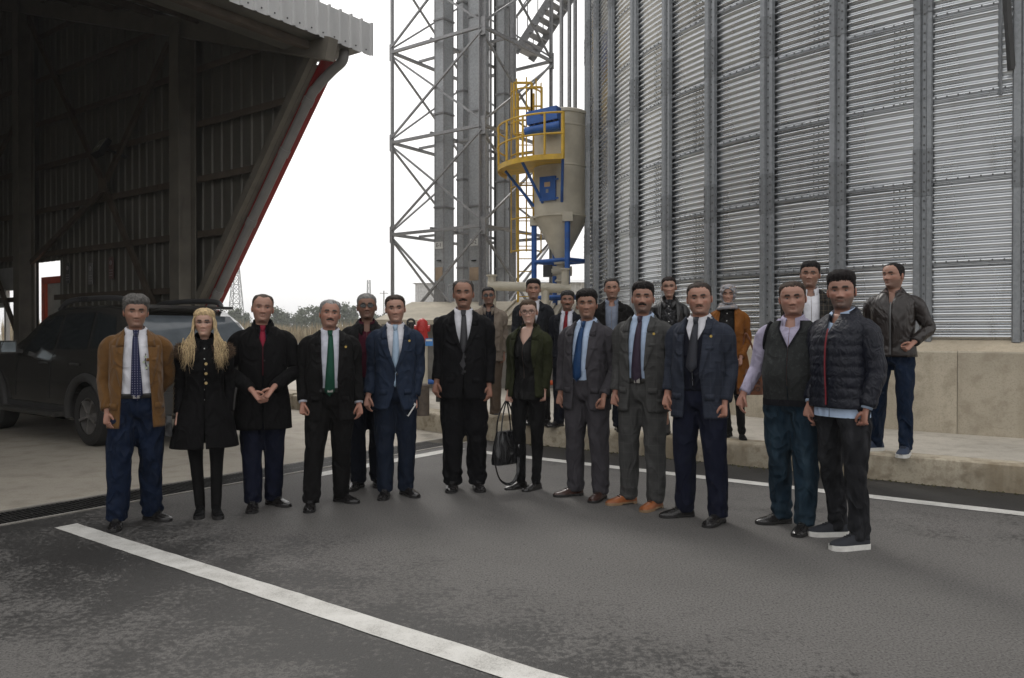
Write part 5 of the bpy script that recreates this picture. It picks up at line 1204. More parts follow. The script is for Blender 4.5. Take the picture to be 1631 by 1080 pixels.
    for (fx_, fy_, ta) in feet:
        o = link('shoe', um, root); o.scale = (.96, .93, .97); o.location = (fx_, fy_, 0); o.rotation_euler = (math.radians(-9) if kind == 'heel' else 0, 0, ta)
        if kind == 'heel': o.location[2] = .03
        link('sole', sm_, o)
        if kind == 'heel': b = MB(); b.box((0, .045, -.012), (.022, .022, .055), 0, None, (1.5, 1.6)); b.build('heel', smat, o)
    # ---------------- trousers
    tr = g('trousers')
    if tr:
        rr = dict(reg=(.106, .096, .082, .078, .073), slim=(.100, .087, .070, .065, .058), wide=(.108, .100, .088, .084, .080), wleg=(.092, .076, .056, .050, .042))[tr[1]]
        link('trousers', trousers_mesh(P, feet, tr[0], seed, rr, .045 + heel, g('tfold', .006), waist=1.03), root)
    if g('belt'):
        T2 = Torso(P, .014); b = MB(); b.grid(T2.shell(.985, 1.022, None, 48, .012), 0, True); build(b, 'belt', plain('black belt leather', (.012, .011, .01), .35), 60, None, .004)
        b = MB(); p = T2.front(0, 1.004, .006); b.box(p, (.045, .008, .036)); build(b, 'belt_buckle', plain('buckle steel', (.3, .29, .27), .3, .9), None)
    # ---------------- shirt and tie
    sh = g('shirt')
    TSh = Torso(P, .004)
    if sh:
        b = MB(); vz = g('shirtv', 1.50); b.grid(TSh.shell(g('shirtlo', .96), 1.50, None, 56, .02, .004, seed) if not g('neckv') else TSh.shell(g('shirtlo', .96), 1.50, interp_fn([(.5, 0), (g('neckv') - .001, 0), (g('neckv'), .004), (1.42, .055), (1.5, .06)]), 56, .016), 0, not g('neckv'))
        if g('shirtsleeves'):
            for sd in (1, -1): b.add(*sleeve(P, sd, (.066, .058, .050, .041), -.005, .06, seed))
        elif g('cuffs'):
            for sd in (1, -1): b.add(*sleeve(P, sd, (.05, .045, .040, .037), -.014, 0, seed))
        if g('scollar', 1): collar(b, .0665 * g('neck', 1) * (1 if not fm else .85), 1.545, 1.500, .040, .16 if g('tie') else .42, .020, 0, .018, 1.06, .034)
        if not g('tie') and g('scollar', 1):
            pass
        build(b, 'shirt', sh)
        if not g('neckv'):
            b = MB()
            for z in np.arange(1.0, 1.46, .085): disc(b, TSh.front(0, z, .002), .0055)
            if not g('tie') and not g('vest'): build(b, 'shirt_buttons', M_WHITE, None)
    if g('tie'):
        tl = g('tielen', .97); b = MB(); L, R, L2, R2 = [], [], [], []
        for t in np.linspace(0, 1, 18):
            z = 1.462 + (tl + .045 - 1.462) * t; w = .016 + .026 * t ** .8; sx = .004 * math.sin(3 * t + seed) + g('tieslant', 0) * t; L.append(TSh.front(-w + sx, z, .012)); R.append(TSh.front(w + sx, z, .012))
        c = TSh.front(sx, tl, .012); L.append(c + np.array([-.001, 0, 0])); R.append(c + np.array([.001, 0, 0]))
        M_ = [(np.array(l) + np.array(r_)) / 2 + np.array([0, -.006, 0]) for l, r_ in zip(L, R)]; b.grid(np.array([L, M_, R]).transpose(1, 0, 2))
        k0 = TSh.front(0, 1.470, .020); k1 = TSh.front(0, 1.503, .012)
        kn = [[k1 + np.array([x * .021, .0, .0]) for x in (-1, -.4, .4, 1)], [(k0 + k1) / 2 + np.array([x * .019, -.010 * (1 - x * x), 0]) for x in (-1, -.4, .4, 1)], [k0 + np.array([x * .012, -.008 * (1 - x * x), -.02]) for x in (-1, -.4, .4, 1)]]
        b.grid(np.array(kn)); build(b, 'tie', g('tie'), 179, None, .004)
    # ---------------- waistcoat / sweater
    ws = g('vest')
    if ws:
        wf = interp_fn([(.9, .0), (ws[1], .0), (ws[1] + .001, .003), (1.43, .07), (1.5, .065)]); TV = Torso(P, .013); b = MB(); b.grid(TV.shell(ws[2], 1.485, wf, 56, .018, .006, seed))
        build(b, 'sweater_vest' if ws[3] else 'waistcoat', ws[0], 179, None, .005)
        b = MB()
        if ws[3]:
            for sd in (1, -1):
                zz = np.linspace(ws[1] - .004, 1.485, 16); strip(b, [TV.front(sd * max(0, wf(z) - .002), z, .004) for z in zz], [TV.front(sd * (wf(z) + .014), z, .006) for z in zz])
            build(b, 'neck_rib', ws[4]); b = MB()
            G2 = TV.shell(ws[2] - .015, ws[2] + .03, None, 56, .012); G2[..., :2] *= 1.012; b.grid(G2, 0, True)
            build(b, 'hem_rib', ws[4])
            for sd in (1, -1):                        # ribbed arm holes
                b = MB()
                S, E, Wr = arm_path(P, sd); A = np.linspace(0, 2 * PI, 24, endpoint=False); c = np.array([S[0] - sd * .005, .012, 1.375]); V, F = sweep([c + np.array([sd * (.012 - .02 * math.sin(a)), .088 * math.cos(a), .098 * math.sin(a)]) for a in A], .010, 8, False, True); b.add(V, F); build(b, 'armhole_rib', ws[4])
        else:
            for z in np.arange(ws[2] + .08, ws[1] - .01, .07): disc(b, TV.front(.004, z, .008), .007)
            build(b, 'waistcoat_buttons', M_BLACK, None)
    # ---------------- jacket / coat
    jk = g('jacket')
    if jk:
        jm, style, zlo = jk[0], jk[1], jk[2]; o_ = jk[3] if len(jk) > 3 else {}
        TJ = Torso(P, o_.get('grow', .026), o_.get('flare')); wf = OPEN[style]; mod = o_.get('mod')
        b = MB(); b.grid(TJ.shell(zlo, 1.495, wf, 64, .018 if not mod else .0085, o_.get('fold', .010), seed, mod)); rs_ = o_.get('sleeve', (.072, .063, .055, .048) if not fm else (.062, .053, .046, .040))
        smod = o_.get('smod')
        for sd in (1, -1): b.add(*sleeve(P, sd, rs_, o_.get('cuff', .0), o_.get('sfold', .055), seed, 0, smod))
        jo = build(b, 'coat' if zlo < .7 else 'jacket', jm, 179, None, .007)
        b = MB()
        if o_.get('lapel', 1): lapels(b, TJ, wf, o_.get('lz', 1.13), width=o_.get('lw', .080))
        if o_.get('stand'): collar(b, .070, 1.565, 1.50, .075, .30, .02, 0, .018, 1.1)
        elif o_.get('flat'): collar(b, .072, 1.550, 1.475, .065, .36, .040, 0, .016, 1.12, .03)
        else: collar(b, .079, 1.528, 1.462, .044, .92, .026, 0, .014, 1.12, .0)
        build(b, 'lapels' if o_.get('lapel', 1) else 'collar', jm, 179, jo, .005)
        if o_.get('pockets', 1):
            for sd in (1, -1):
                b = MB(); xx = np.linspace(max(.072, wf(.92) + .022), max(.072, wf(.92) + .022) + .065, 6); z0 = o_.get('pz', .925); strip(b, [TJ.front(sd * x, z0 + .025, .005) for x in xx], [TJ.front(sd * x, z0 - .022, .008) for x in xx], 0, 0, 3); build(b, 'pocket_flap', jm, 60, jo, .004)
        if o_.get('breast', 1):
            b = MB(); xx = np.linspace(.07, .145, 5); strip(b, [TJ.front(x, 1.285 + x * .06, .007) for x in xx], [TJ.front(x, 1.262 + x * .06, .009) for x in xx], 0, 0, 3); build(b, 'breast_pocket', jm, 60, jo, .003)
        if o_.get('zipper'):
            b = MB(); zz = np.linspace(zlo + .02, 1.40, 24); strip(b, [TJ.front(-.006, z, .006) for z in zz], [TJ.front(.006, z, .006) for z in zz]); build(b, 'zip', o_['zipper'], None, jo)
        bt = o_.get('buttons', (1.10, 1.0) if style in ('button', 'closed') else (1.03,))
        bx = o_.get('bx', 0.012) if style in ('button', 'closed', 'coat') else -(wf(1.05) + .016)
        b = MB()
        for z in bt: disc(b, TJ.front(bx, z, .011), o_.get('br', .010))
        if bt: build(b, 'buttons', o_.get('bmat', M_BLACK), None, jo)
        if o_.get('pin'): b = MB(); disc(b, TJ.front(wf(1.37) + .055, 1.365, .016), .010); build(b, 'lapel_pin', plain('gold pin', (.5, .35, .1), .3, .8), None, jo)
    P['_'] = (root, TJ if jk else TSh, HM, G, feet, hx_, build)
    return P
# ------------------------------------------------------------------ wardrobe
C_ = cloth
BLK = (.0095, .0095, .0105)
SUITBLK = C_('black suit wool', (.0055, .0055, .0065)); SUITBLK2 = C_('soft black suit wool', (.0065, .0062, .0064)); COATBLK = C_('black coat wool', (.0048, .0046, .0050), .95)
WHITE = C_('white shirt cotton', (.62, .62, .66), .8, fold=.35, weave=.1); WHITE2 = C_('white shirt cotton bluish', (.56, .57, .64), .8, fold=.35, weave=.1)
PALEBL = C_('pale blue shirt cotton', (.40, .50, .66), .8, fold=.35, weave=.1); LAV = C_('lavender shirt cotton', (.36, .33, .44), .8, 'check', .5, col2=(.45, .42, .52), k=90, weave=.1)
NAVYTR = C_('blue cotton trousers', (.0065, .0125, .030), .85, fold=.7); NAVYTR2 = C_('navy suit trousers', (.008, .010, .022), .85)
JEANS = C_('blue denim', (.011, .024, .038), .9, 'denim', .7, col2=(.034, .060, .082), weave=.5); JEANSD = C_('charcoal denim', (.013, .0135, .0155), .9, 'denim', .7, col2=(.040, .041, .046), weave=.5)
JEANSB = C_('deep blue denim', (.0055, .0125, .030), .9, 'denim', .7, col2=(.010, .021, .046), weave=.5); JEANSK = C_('dark denim', (.008, .010, .017), .9)
BROWNJ = C_('brown corduroy', (.125, .062, .020), .95, fold=.4, sheen=.15, weave=.5); BLUESUIT = C_('blue suit wool', (.016, .025, .046), .8); BLUESUITT = C_('blue suit wool trousers', (.0095, .0145, .027), .85)
CHAR = C_('charcoal suit wool', (.046, .043, .049), .8); GREYS = C_('grey suit wool', (.056, .056, .055), .85, 'check', .45, col2=(.070, .070, .068), k=14); NAVCHK = C_('navy check wool', (.026, .031, .045), .85, 'check', .45, col2=(.036, .042, .058), k=16)
OLIVE = C_('olive blazer cotton', (.024, .027, .012), .9); BEIGE = C_('taupe jacket cotton', (.19, .155, .125), .9, fold=.7); BRTR = C_('brown trousers', (.085, .062, .045), .9)
TAN = C_('rust coat wool', (.18, .066, .014), .9); DCHK = C_('dark window check wool', (.020, .019, .018), .9, 'check', .4, col2=(.09, .075, .055), k=20)
def leather(name, col, rough=.38):
    t = NT(name); co = t.coord(); n = t.noise(16, 4, co); h = t.noise(8, 2, t.mapping(co, (1, 1, .5), (0, .4, 0)), .5, 1.0); nb = t.bump(h, .8, .05); nb = t.bump(t.noise(120, 3, co), .2, .003, nb)
    return t.done(t.mix(t.ramp(n, [(.3, 0), (.7, 1)]), tuple(x * .7 for x in col), tuple(x * 1.3 for x in col)), rough, nb)
LEATHB = leather('dark brown leather', (.016, .011, .0095), .36); LEATHK = leather('black leather', (.010, .010, .011), .32); BAGLEATH = leather('black bag leather', (.009, .009, .010), .25); BAGBR = leather('brown tooled leather', (.14, .045, .015), .45)
PUFF = C_('navy quilted nylon', (.0050, .0065, .014), .55, fold=.22, scale=20, weave=.05, spec=.35)
SWEAT = C_('charcoal knit', (.028, .030, .030), .95, 'print', .35, col2=(.040, .043, .043), weave=.9); SWTRIM = C_('black knit rib', (.010, .010, .013), .95, weave=.9)
BLKSHOE = plain('polished black leather', (.012, .011, .011), .25, 0, .3, 20); DBRSHOE = plain('dark brown shoe leather', (.035, .014, .010), .28, 0, .3, 20); BRSHOE = plain('cognac shoe leather', (.24, .075, .022), .35, 0, .3, 20); NVSHOE = plain('dark sneaker canvas', (.014, .016, .022), .8, 0, .2, 20); BLSHOE = plain('blue sneaker canvas', (.018, .03, .06), .8, 0, .2, 20); SUEDE = plain('brown suede', (.1, .055, .03), .9)
GREYBOOT = plain('grey black boot leather', (.022, .022, .024), .5); TANSOLE = plain('tan welt sole', (.25, .16, .09), .7)
K = dict
hb = lambda name, col, **k: dict(name=name, col=col, **k)
BLACKH, DKBR, GREYH, SILV = (.010, .008, .008), (.020, .013, .010), (.16, .155, .15), (.22, .215, .21)
SLACK = K(pz=.915)
PEOPLE = [
 K(key='brown', label='man in brown corduroy blazer, white shirt and dotted navy tie beside the car', feet=[(184, 842), (240, 830)], head=(218, 470), toes=(-6, 42), yaw=0, hyaw=4, fat=.30, hair=hb('salt and pepper', (.09, .085, .08), front=.062, thick=.014, top=.014, rough=.006), brow=1.0, stub=.3, tone=(.33, .18, .125),
   shirt=WHITE, tie=C_('navy dotted tie', (.010, .014, .05), .6, 'dots', .2, col2=(.3, .3, .35), k=55), belt=1, trousers=(NAVYTR, 'wide'), jacket=(BROWNJ, 'wide', .76, K(lz=1.06, buttons=())), handR='relaxed', armL='behind', tfold=.009),
 K(key='blonde', label='blonde woman in black buttoned coat with brown fur collar', feet=[(318, 823), (343, 824)], head=(322, 491), toes=(-6, 8), fem=1, fat=.1, hyaw=-6, tone=(.44, .27, .20), make=.9, lip=(.40, .15, .14), brow=.9, hair=hb('blonde parted', (.46, .34, .19), front=.070, side=-.08, nape=-.12, thick=.016, top=.006, rough=.004), hairtop=.012,
   shoe=('boot', C_('black suede boot', (.006, .006, .0065), .95), M_SOLEB), trousers=(C_('black tights', (.0065, .0062, .0065), .8, fold=.1), 'wleg'), tfold=.0, shirt=C_('black rollneck', (.007, .007, .0075), .95), scollar=0, jacket=(COATBLK, 'coat', .60, K(lapel=0, stand=1, grow=.024, flare=([.55, .75, 1.0, 1.1], [.075, .045, .006, 0]), pockets=0, breast=0, buttons=(1.30, 1.22, 1.14), bx=.012, br=.0125, bmat=plain('gold button', (.45, .34, .16), .3, .8), fold=.012)), handL='relaxed', handR='fist'),
 K(key='coat', label='man in long black coat, red tie and navy trousers with hands clasped', feet=[(402, 813), (434, 806)], head=(418, 466), toes=(-4, 40), hyaw=2, fat=.2, tone=(.36, .20, .145), stub=.2, brow=.5, hair=hb('shaved brown', (.05, .036, .028), front=.080, temple=.01, thick=.0035, rough=.0008, bald=.75),
   shirt=C_('navy shirt', (.012, .02, .04), .8), tie=C_('crimson tie', (.20, .012, .03), .6, fold=.2), tielen=1.1, trousers=(C_('royal navy trousers', (.0065, .0085, .020), .85), 'reg'), jacket=(COATBLK, 'coat', .66, K(lapel=0, stand=1, grow=.034, flare=([.55, .8, 1.0], [.02, .012, 0]), pockets=0, breast=0, buttons=(1.22,), br=.007, sleeve=(.076, .068, .060, .052))), armL='clasp', armR='clasp', handL='relaxed', handR='relaxed'),
 K(key='greentie', label='grey haired man with moustache, black suit and dark green tie', feet=[(494, 812), (542, 801)], head=(529, 476), toes=(-5, 48), hyaw=3, fat=.55, hroll=4, tone=(.36, .19, .135), stub=.15, jaw=1.06, moust=.95, mcol=(.045, .04, .038), hair=hb('silver', SILV, front=.078, temple=.01, thick=.011, bald=.35, rough=.004), browc=(.05, .045, .04),
   shirt=WHITE2, cuffs=1, tie=C_('green patterned tie', (.008, .045, .026), .6, 'diamond', .2, col2=(.012, .07, .045), k=60), tielen=.95, belt=1, trousers=(SUITBLK2, 'reg'), jacket=(SUITBLK2, 'open', .74, K(lz=1.08, buttons=(1.0,), pin=1)), handR='fist', handL='relaxed', armR='hang'),
 K(key='shades', label='man in sunglasses, black jacket and maroon shirt standing behind the suits', feet=[(570, 779), (600, 774)], head=(583, 466), toes=(-25, 5), tone=(.24, .125, .085), stub=.35, glasses='dark', hair=hb('short grey', (.17, .165, .16), front=.066, thick=.006, rough=.0015), wide=1.02,
   neckv=1.43, shirt=C_('maroon polo', (.055, .008, .018), .85), trousers=(JEANSK, 'reg'), jacket=(C_('black casual jacket', (.010, .010, .0105), .85), 'open', .80, K(lapel=0, flat=1, breast=0, pockets=0, buttons=())), shirtlo=.88),
 K(key='bluesuit', label='man in buttoned navy blue suit with light blue tie holding a white phone', feet=[(613, 793), (646, 790)], head=(629, 468), toes=(-8, 30), hyaw=0, fat=.08, smile=1, tone=(.40, .225, .165), stub=.1, hair=hb('thin dark brown', (.025, .016, .012), front=.080, temple=-.004, thick=.008, bald=.30, rough=.002),
   shirt=WHITE, tie=C_('light blue tie', (.28, .38, .50), .6, 'diamond', .2, col2=(.36, .46, .57), k=90), tielen=.97, trousers=(BLUESUITT, 'reg'), jacket=(BLUESUIT, 'button', .77, K(lz=1.09, pin=1, buttons=(1.08,)))),
 K(key='tall', label='tall man with thick moustache in closed black suit and grey tie', feet=[(721, 781), (760, 780)], head=(736, 443), toes=(-6, 8), hyaw=-3, fat=.32, tone=(.29, .15, .10), stub=.25, moust=1.1, mcol=(.012, .010, .009), hair=hb('receding dark grey', (.05, .045, .042), front=.088, temple=.0, thick=.009, bald=.8, rough=.003), jaw=1.03,
   shirt=WHITE, tie=C_('dark grey tie', (.04, .04, .043), .6, 'diamond', .2, col2=(.055, .055, .06), k=80), trousers=(SUITBLK, 'wide'), jacket=(SUITBLK, 'closed', .77, K(lz=1.15, buttons=(1.12, 1.0))), handL='relaxed', handR='relaxed', tfold=.011),
 K(key='olive', label='woman with glasses in olive green blazer carrying a black handbag', feet=[(826, 779), (850, 781)], head=(843, 476), toes=(-32, -20), yaw=-22, fem=1, tone=(.46, .29, .225), brow=.7, lip=(.40, .15, .14), glasses='clear', hair=hb('tied light brown', (.055, .035, .022), front=.072, side=-.01, nape=-.09, thick=.006, rough=.0015), hairtop=.004,
   shoe=('flat', BLKSHOE, M_SOLEB), trousers=(C_('black trousers', (.007, .007, .0075), .85), 'wleg'), shirt=C_('black satin top', (.007, .0068, .007), .6), scollar=0, neckv=1.34, shirtlo=.84, jacket=(OLIVE, 'wide', .86, K(lz=1.12, lw=.07, buttons=(), breast=0, pockets=0)), handR='fist', handL='fist', armR='close', armL='close', neck=.95),
 K(key='chartie', label='man in charcoal suit with plain blue tie over pale blue shirt', feet=[(912, 791), (953, 797)], head=(935, 461), toes=(-42, -3), yaw=-22, fat=.38, tone=(.29, .155, .105), stub=.2, hair=hb('thick black', BLACKH, front=.062, thick=.014, top=.012, rough=.004),
   shirt=PALEBL, tie=C_('blue satin tie', (.014, .045, .12), .5, fold=.2), tielen=1.0, tieslant=-.03, trousers=(CHAR, 'reg'), jacket=(CHAR, 'open', .76, K(lz=1.10, buttons=(1.02,))), shoe=('dress', DBRSHOE, M_SOLEB), handL='fist', armL='thigh'),
 K(key='greysuit', label='man with black moustache in grey suit and brown leather shoes', feet=[(997, 804), (1041, 812)], head=(1026, 447), toes=(-40, -14), yaw=-18, fat=.22, tone=(.32, .17, .12), stub=.55, moust=.95, mcol=(.010, .008, .008), hair=hb('black quiff', BLACKH, front=.066, thick=.006, top=.015, quiff=.5, rough=.003, side=-.005), hairtop=.018,
   shirt=PALEBL, tie=C_('plum patterned tie', (.022, .016, .030), .6, 'diamond', .2, col2=(.06, .04, .06), k=70), tielen=.98, belt=1, trousers=(GREYS, 'reg'), jacket=(GREYS, 'open', .76, K(lz=1.08, pin=1, buttons=(1.0,))), shoe=('dress', BRSHOE, TANSOLE), handL='fist', handR='fist'),
 K(key='navy', label='man in navy checked blazer, dark waistcoat and white shirt', feet=[(1087, 825), (1141, 836)], head=(1113, 447), toes=(-46, -10), yaw=-18, fat=.38, wide=1.05, jaw=1.08, tone=(.39, .21, .15), stub=.25, moust=.8, mcol=(.13, .08, .058), hair=hb('cropped brown', (.03, .022, .018), front=.078, thick=.004, bald=.35, rough=.001),
   shirt=WHITE, tie=C_('slate tie', (.034, .036, .045), .6, fold=.2), tielen=1.1, vest=(C_('dark waistcoat', (.0065, .0075, .014), .85), 1.27, .97, 0), trousers=(NAVYTR2, 'reg'), jacket=(NAVCHK, 'open', .77, K(lz=1.06, pin=1, buttons=())), handL='fist', handR='relaxed'),
 K(key='vest', label='man in charcoal sweater vest over lavender shirt with blue jeans', feet=[(1243, 836), (1280, 850)], head=(1262, 446), toes=(-50, -6), yaw=-12, fat=.70, wide=1.06, jaw=1.08, tone=(.38, .205, .15), stub=.2, hair=hb('receding brown', (.035, .024, .018), front=.082, thick=.007, bald=.45, rough=.002),
   shirt=LAV, shirtsleeves=1, vest=(SWEAT, 1.30, .90, 1, SWTRIM), trousers=(JEANS, 'reg'), handL='relaxed', handR='relaxed', armL='thigh', armR='out', tfold=.009, neckv=1.445),
 K(key='puffer', label='bearded young man in navy puffer jacket, grey jeans and white soled sneakers', feet=[(1326, 855), (1360, 876)], head=(1338, 429), toes=(-30, -20), yaw=-36, fat=.12, tone=(.34, .18, .13), stub=.72, brow=1.3, hair=hb('black swept up', BLACKH, front=.064, thick=.006, top=.018, quiff=.6, rough=.006, side=-.03), hairtop=.02,
   shirt=PALEBL, neckv=1.44, shirtlo=.83, trousers=(JEANSD, 'slim'), jacket=(PUFF, 'zip', .89, K(lapel=0, flat=1, grow=.036, pockets=0, breast=0, buttons=(), mod=lambda z: .040 * abs(math.sin(PI * z / .068)) ** .55 - .02, smod=lambda t: .09 * np.abs(np.sin(t * PI * 9)) ** .6 - .05, sleeve=(.075, .069, .061, .053), fold=.003, zipper=plain('red zip tape', (.18, .012, .02), .6))), cuffs=1, shoe=('sneaker', NVSHOE, M_SOLEW), handL='fist', handR='relaxed', armL='hang', tfold=.010),
 # back row on the platform
 K(key='taupe', base=PZ, label='man in dark glasses and taupe jacket standing behind the tall man', feet=[(762, 668), (788, 669)], head=(779, 456), toes=(-10, 12), tone=(.24, .125, .085), stub=.35, glasses='dark', fat=.2, hair=hb('short black', (.018, .016, .016), front=.066, thick=.006, rough=.0015),
   neckv=1.44, shirt=C_('dark blue shirt', (.010, .011, .016), .85), trousers=(BRTR, 'reg'), jacket=(BEIGE, 'open', .78, K(lapel=0, flat=1, grow=.034, breast=0, buttons=(1.2, 1.05), bx=0)), shoe=('sneaker', plain('dark trainer', (.02, .02, .022), .7), M_SOLEB)),
 K(key='darksuit', base=PZ, label='dark haired man in dark suit standing behind the woman in olive', feet=[(845, 676), (868, 677)], head=(845, 444), toes=(-10, 15), tone=(.33, .18, .125), stub=.3, hair=hb('black short', BLACKH, front=.068, thick=.010, top=.012, rough=.004),
   shirt=WHITE, tie=C_('black tie', (.012, .012, .014), .6), trousers=(SUITBLK2, 'reg'), jacket=(C_('charcoal blue suit wool', (.016, .017, .021), .85), 'closed', .77, K(lz=1.15))),
 K(key='redtie', base=PZ, label='man with moustache, white shirt and red tie behind the olive blazer woman', feet=[(889, 680), (915, 682)], head=(904, 463), toes=(-40, 5), yaw=-8, tone=(.27, .14, .095), stub=.25, moust=1.1, mcol=(.02, .018, .016), smile=1, hair=hb('grey black', (.03, .028, .027), front=.062, thick=.012, top=.010, rough=.005),
   shirt=WHITE2, tie=C_('red tie', (.17, .010, .016), .6, fold=.2), trousers=(C_('navy black trousers', (.009, .010, .016), .85), 'reg'), jacket=(C_('navy black suit', (.010, .011, .016), .85), 'wide', .77, K(lz=1.1, buttons=())), tieslant=-.03),
 K(key='checkshirt', base=PZ, label='man in black blazer and fine checked shirt without a tie behind the grey suit', feet=[(955, 685), (985, 687)], head=(976, 442), toes=(-15, 15), tone=(.33, .175, .12), stub=.4, hair=hb('thin black', (.015, .012, .011), front=.082, thick=.006, bald=.4, rough=.002),
   neckv=1.44, shirt=C_('fine check shirt', (.22, .25, .31), .8, 'gingham', .3, col2=(.09, .11, .16), k=80), trousers=(JEANSK, 'reg'), jacket=(C_('black velvet blazer', (.0085, .008, .008), .95), 'open', .77, K(lz=1.08, buttons=())), shirtlo=.88),
 K(key='biker', base=PZ, label='dark haired woman in black leather jacket and ankle boots on the platform', feet=[(1062, 692), (1078, 695)], head=(1062, 440), toes=(-12, 14), fem=1, tone=(.34, .19, .135), smile=1, lip=(.36, .13, .12), make=.4, hair=hb('tied dark brown', (.014, .009, .008), front=.070, side=-.02, nape=-.09, thick=.008, rough=.0015), hairtop=.006,
   shoe=('boot', GREYBOOT, M_SOLEB), trousers=None, skirt=C_('black skirt', (.008, .008, .0085), .85), shirt=C_('black printed blouse', (.010, .010, .011), .7, 'print', .6, col2=(.06, .06, .065)), shirtlo=.85, jacket=(LEATHK, 'wide', .88, K(lapel=0, flat=1, breast=0, pockets=0, buttons=(), zipper=None)), scollar=0),
 K(key='scarf', base=PZ, label='woman in grey patterned headscarf and long rust brown coat with brown handbag', feet=[(1160, 696), (1181, 700)], head=(1153, 452), toes=(-12, 12), yaw=-6, fem=1, fat=.35, tone=(.33, .185, .13), lip=(.34, .13, .11), hair=None, noears=1, hairtop=.014,
   shoe=('flat', C_('black suede flat', (.008, .008, .008), .9), M_SOLEB), trousers=(C_('black cropped trousers', (.008, .008, .0085), .85), 'wleg'), shirt=C_('black knit top', (.010, .009, .009), .9), scollar=0, jacket=(TAN, 'wide', .58, K(lapel=0, grow=.035, pockets=0, breast=0, buttons=(), flare=([.55, .9, 1.1], [.03, .01, 0]))), armL='front', handL='fist'),
 K(key='window', base=PZ, label='man in dark window check blazer and white shirt behind the sweater vest man', feet=[(1290, 716), (1313, 717)], head=(1283, 414), toes=(-10, 15), yaw=6, hyaw=-10, tone=(.30, .16, .11), stub=.3, fat=.25, hair=hb('dense black', BLACKH, front=.066, thick=.009, top=.008, rough=.002), H=1.84,
   neckv=1.44, shirt=WHITE, trousers=(JEANSB, 'reg'), jacket=(DCHK, 'open', .77, K(lz=1.1, buttons=())), shoe=('sneaker', SUEDE, TANSOLE), shirtlo=.9),
 K(key='leather', base=PZ, label='smiling man in dark brown leather jacket and blue jeans at the platform edge', feet=[(1394, 719), (1441, 727)], head=(1424, 417), toes=(-50, -4), yaw=-8, hyaw=-24, smile=1.5, tone=(.35, .19, .135), stub=.5, hair=hb('receding black', (.012, .010, .010), front=.088, thick=.005, bald=.5, rough=.001),
   neckv=1.37, shirt=C_('plaid shirt', (.16, .12, .11), .85, 'gingham', .4, col2=(.03, .025, .03), k=22), shirtlo=.95, trousers=(JEANSB, 'slim'), jacket=(LEATHB, 'zip', .90, K(lapel=0, flat=1, grow=.036, pockets=0, breast=0, buttons=(), zipper=plain('zip metal', (.12, .12, .12), .35, .7), fold=.010, sfold=.06)), armL='hip', handL='fist', armR='behind', shoe=('sneaker', BLSHOE, M_SOLEW), tfold=.009),
]
DONE = {}
for q in PEOPLE: DONE[q['key']] = person(q)

# ------------------------------------------------------------------ extras on single people
def strands(b, paths, r, n=5, taper=True, mi=0):
    for p in paths:
        Q = spline(p, 18); R = r * (np.interp(np.linspace(0, 1, 18), [0, .15, .6, 1], [.5, 1, .9, .12]) if taper else np.ones(18)); b.add(*sweep(Q, np.stack([R, R * .55], 1), n), mi)
# blonde: long locks, fur collar, clutch bag on a chain
root, TJ, HM, G, feet, hx_, build = DONE['blonde']['_']
rg = np.random.default_rng(3); b = MB()
for sd in (1, -1):
    for i in range(130):
        f = rg.uniform(0, 1); a = .75 + 1.3 * f
        p0 = hx_([[sd * (.004 + .03 * rg.random()), -.02 + .09 * f - .03, .118]])[0]
        p1 = hx_([[sd * (.070 + .012 * rg.random()), -.05 + .10 * f, .045]])[0]
        p2 = hx_([[sd * (.080 + .016 * rg.random()), -.045 + .10 * f, -.055]])[0]
        out = sd * (.075 + .075 * rg.random()) if True else 0; dn = rg.uniform(1.24, 1.35) if f < .7 else rg.uniform(1.32, 1.41)
        p3 = np.array([out * 1.05, -.085 - .03 * rg.random() + .07 * f, 1.44]); p4 = TJ.front(sd * min(.165, abs(out) * (1.0 + .35 * rg.random())), dn + .09, .065 + .02 * rg.random()); p5 = TJ.front(sd * min(.17, abs(p4[0]) * rg.uniform(.85, 1.12)), dn, .035); wv = rg.normal(0, .010, (3, 3)); p3 = p3 + wv[0]; p4 = p4 + wv[1] * 1.3; p5 = p5 + wv[2] * 1.5 + np.array([sd * .012, 0, 0])
        strands(b, [[p0, p1, p2, p3, p4, p5]], .0058)
build(b, 'hair_locks', hairmat('blonde hair', (.52, .40, .235), .45))
b = MB()
for i in range(5200):
    a = rg.uniform(.35, 2 * PI - .35); u = rg.uniform(-1, 1); rr = .062
    cx, cy_ = .178 * math.sin(a), .012 - .128 * math.cos(a) * (1.0 if math.cos(a) < 0 else .9); cz = 1.415 - .035 * max(0, math.cos(a)); n = np.array([math.sin(a) * math.cos(u * 1.5), -math.cos(a) * math.cos(u * 1.5), math.sin(u * 1.5)])
    p = np.array([cx, cy_, cz]) + n * rr * .75; d = n * .8 + rg.normal(0, .45, 3) + np.array([0, 0, -.35]); d /= np.linalg.norm(d); L = rg.uniform(.022, .045); w = np.cross(d, rg.normal(0, 1, 3)); w *= .0022 / np.linalg.norm(w)
    b.add([p - w, p + w, p + d * L + np.array([0, 0, -.008])], [[0, 1, 2]], int(rg.integers(0, 3)))
AA = np.linspace(.35, 2 * PI - .35, 30); b.tube([(.178 * math.sin(a), .012 - .128 * math.cos(a) * (1.0 if math.cos(a) < 0 else .9), 1.415 - .035 * max(0, math.cos(a))) for a in AA], .05, 10, 0)
build(b, 'fur_collar', [plain('fur dark', (.045, .026, .014), .95), plain('fur mid', (.10, .062, .036), .95), plain('fur tip', (.20, .135, .085), .95)], None)
bag = thing('handbag', 'small black chain bag hanging at the blonde woman\'s side', 'bag', root.location, root.rotation_euler[2]); bag.scale = root.scale
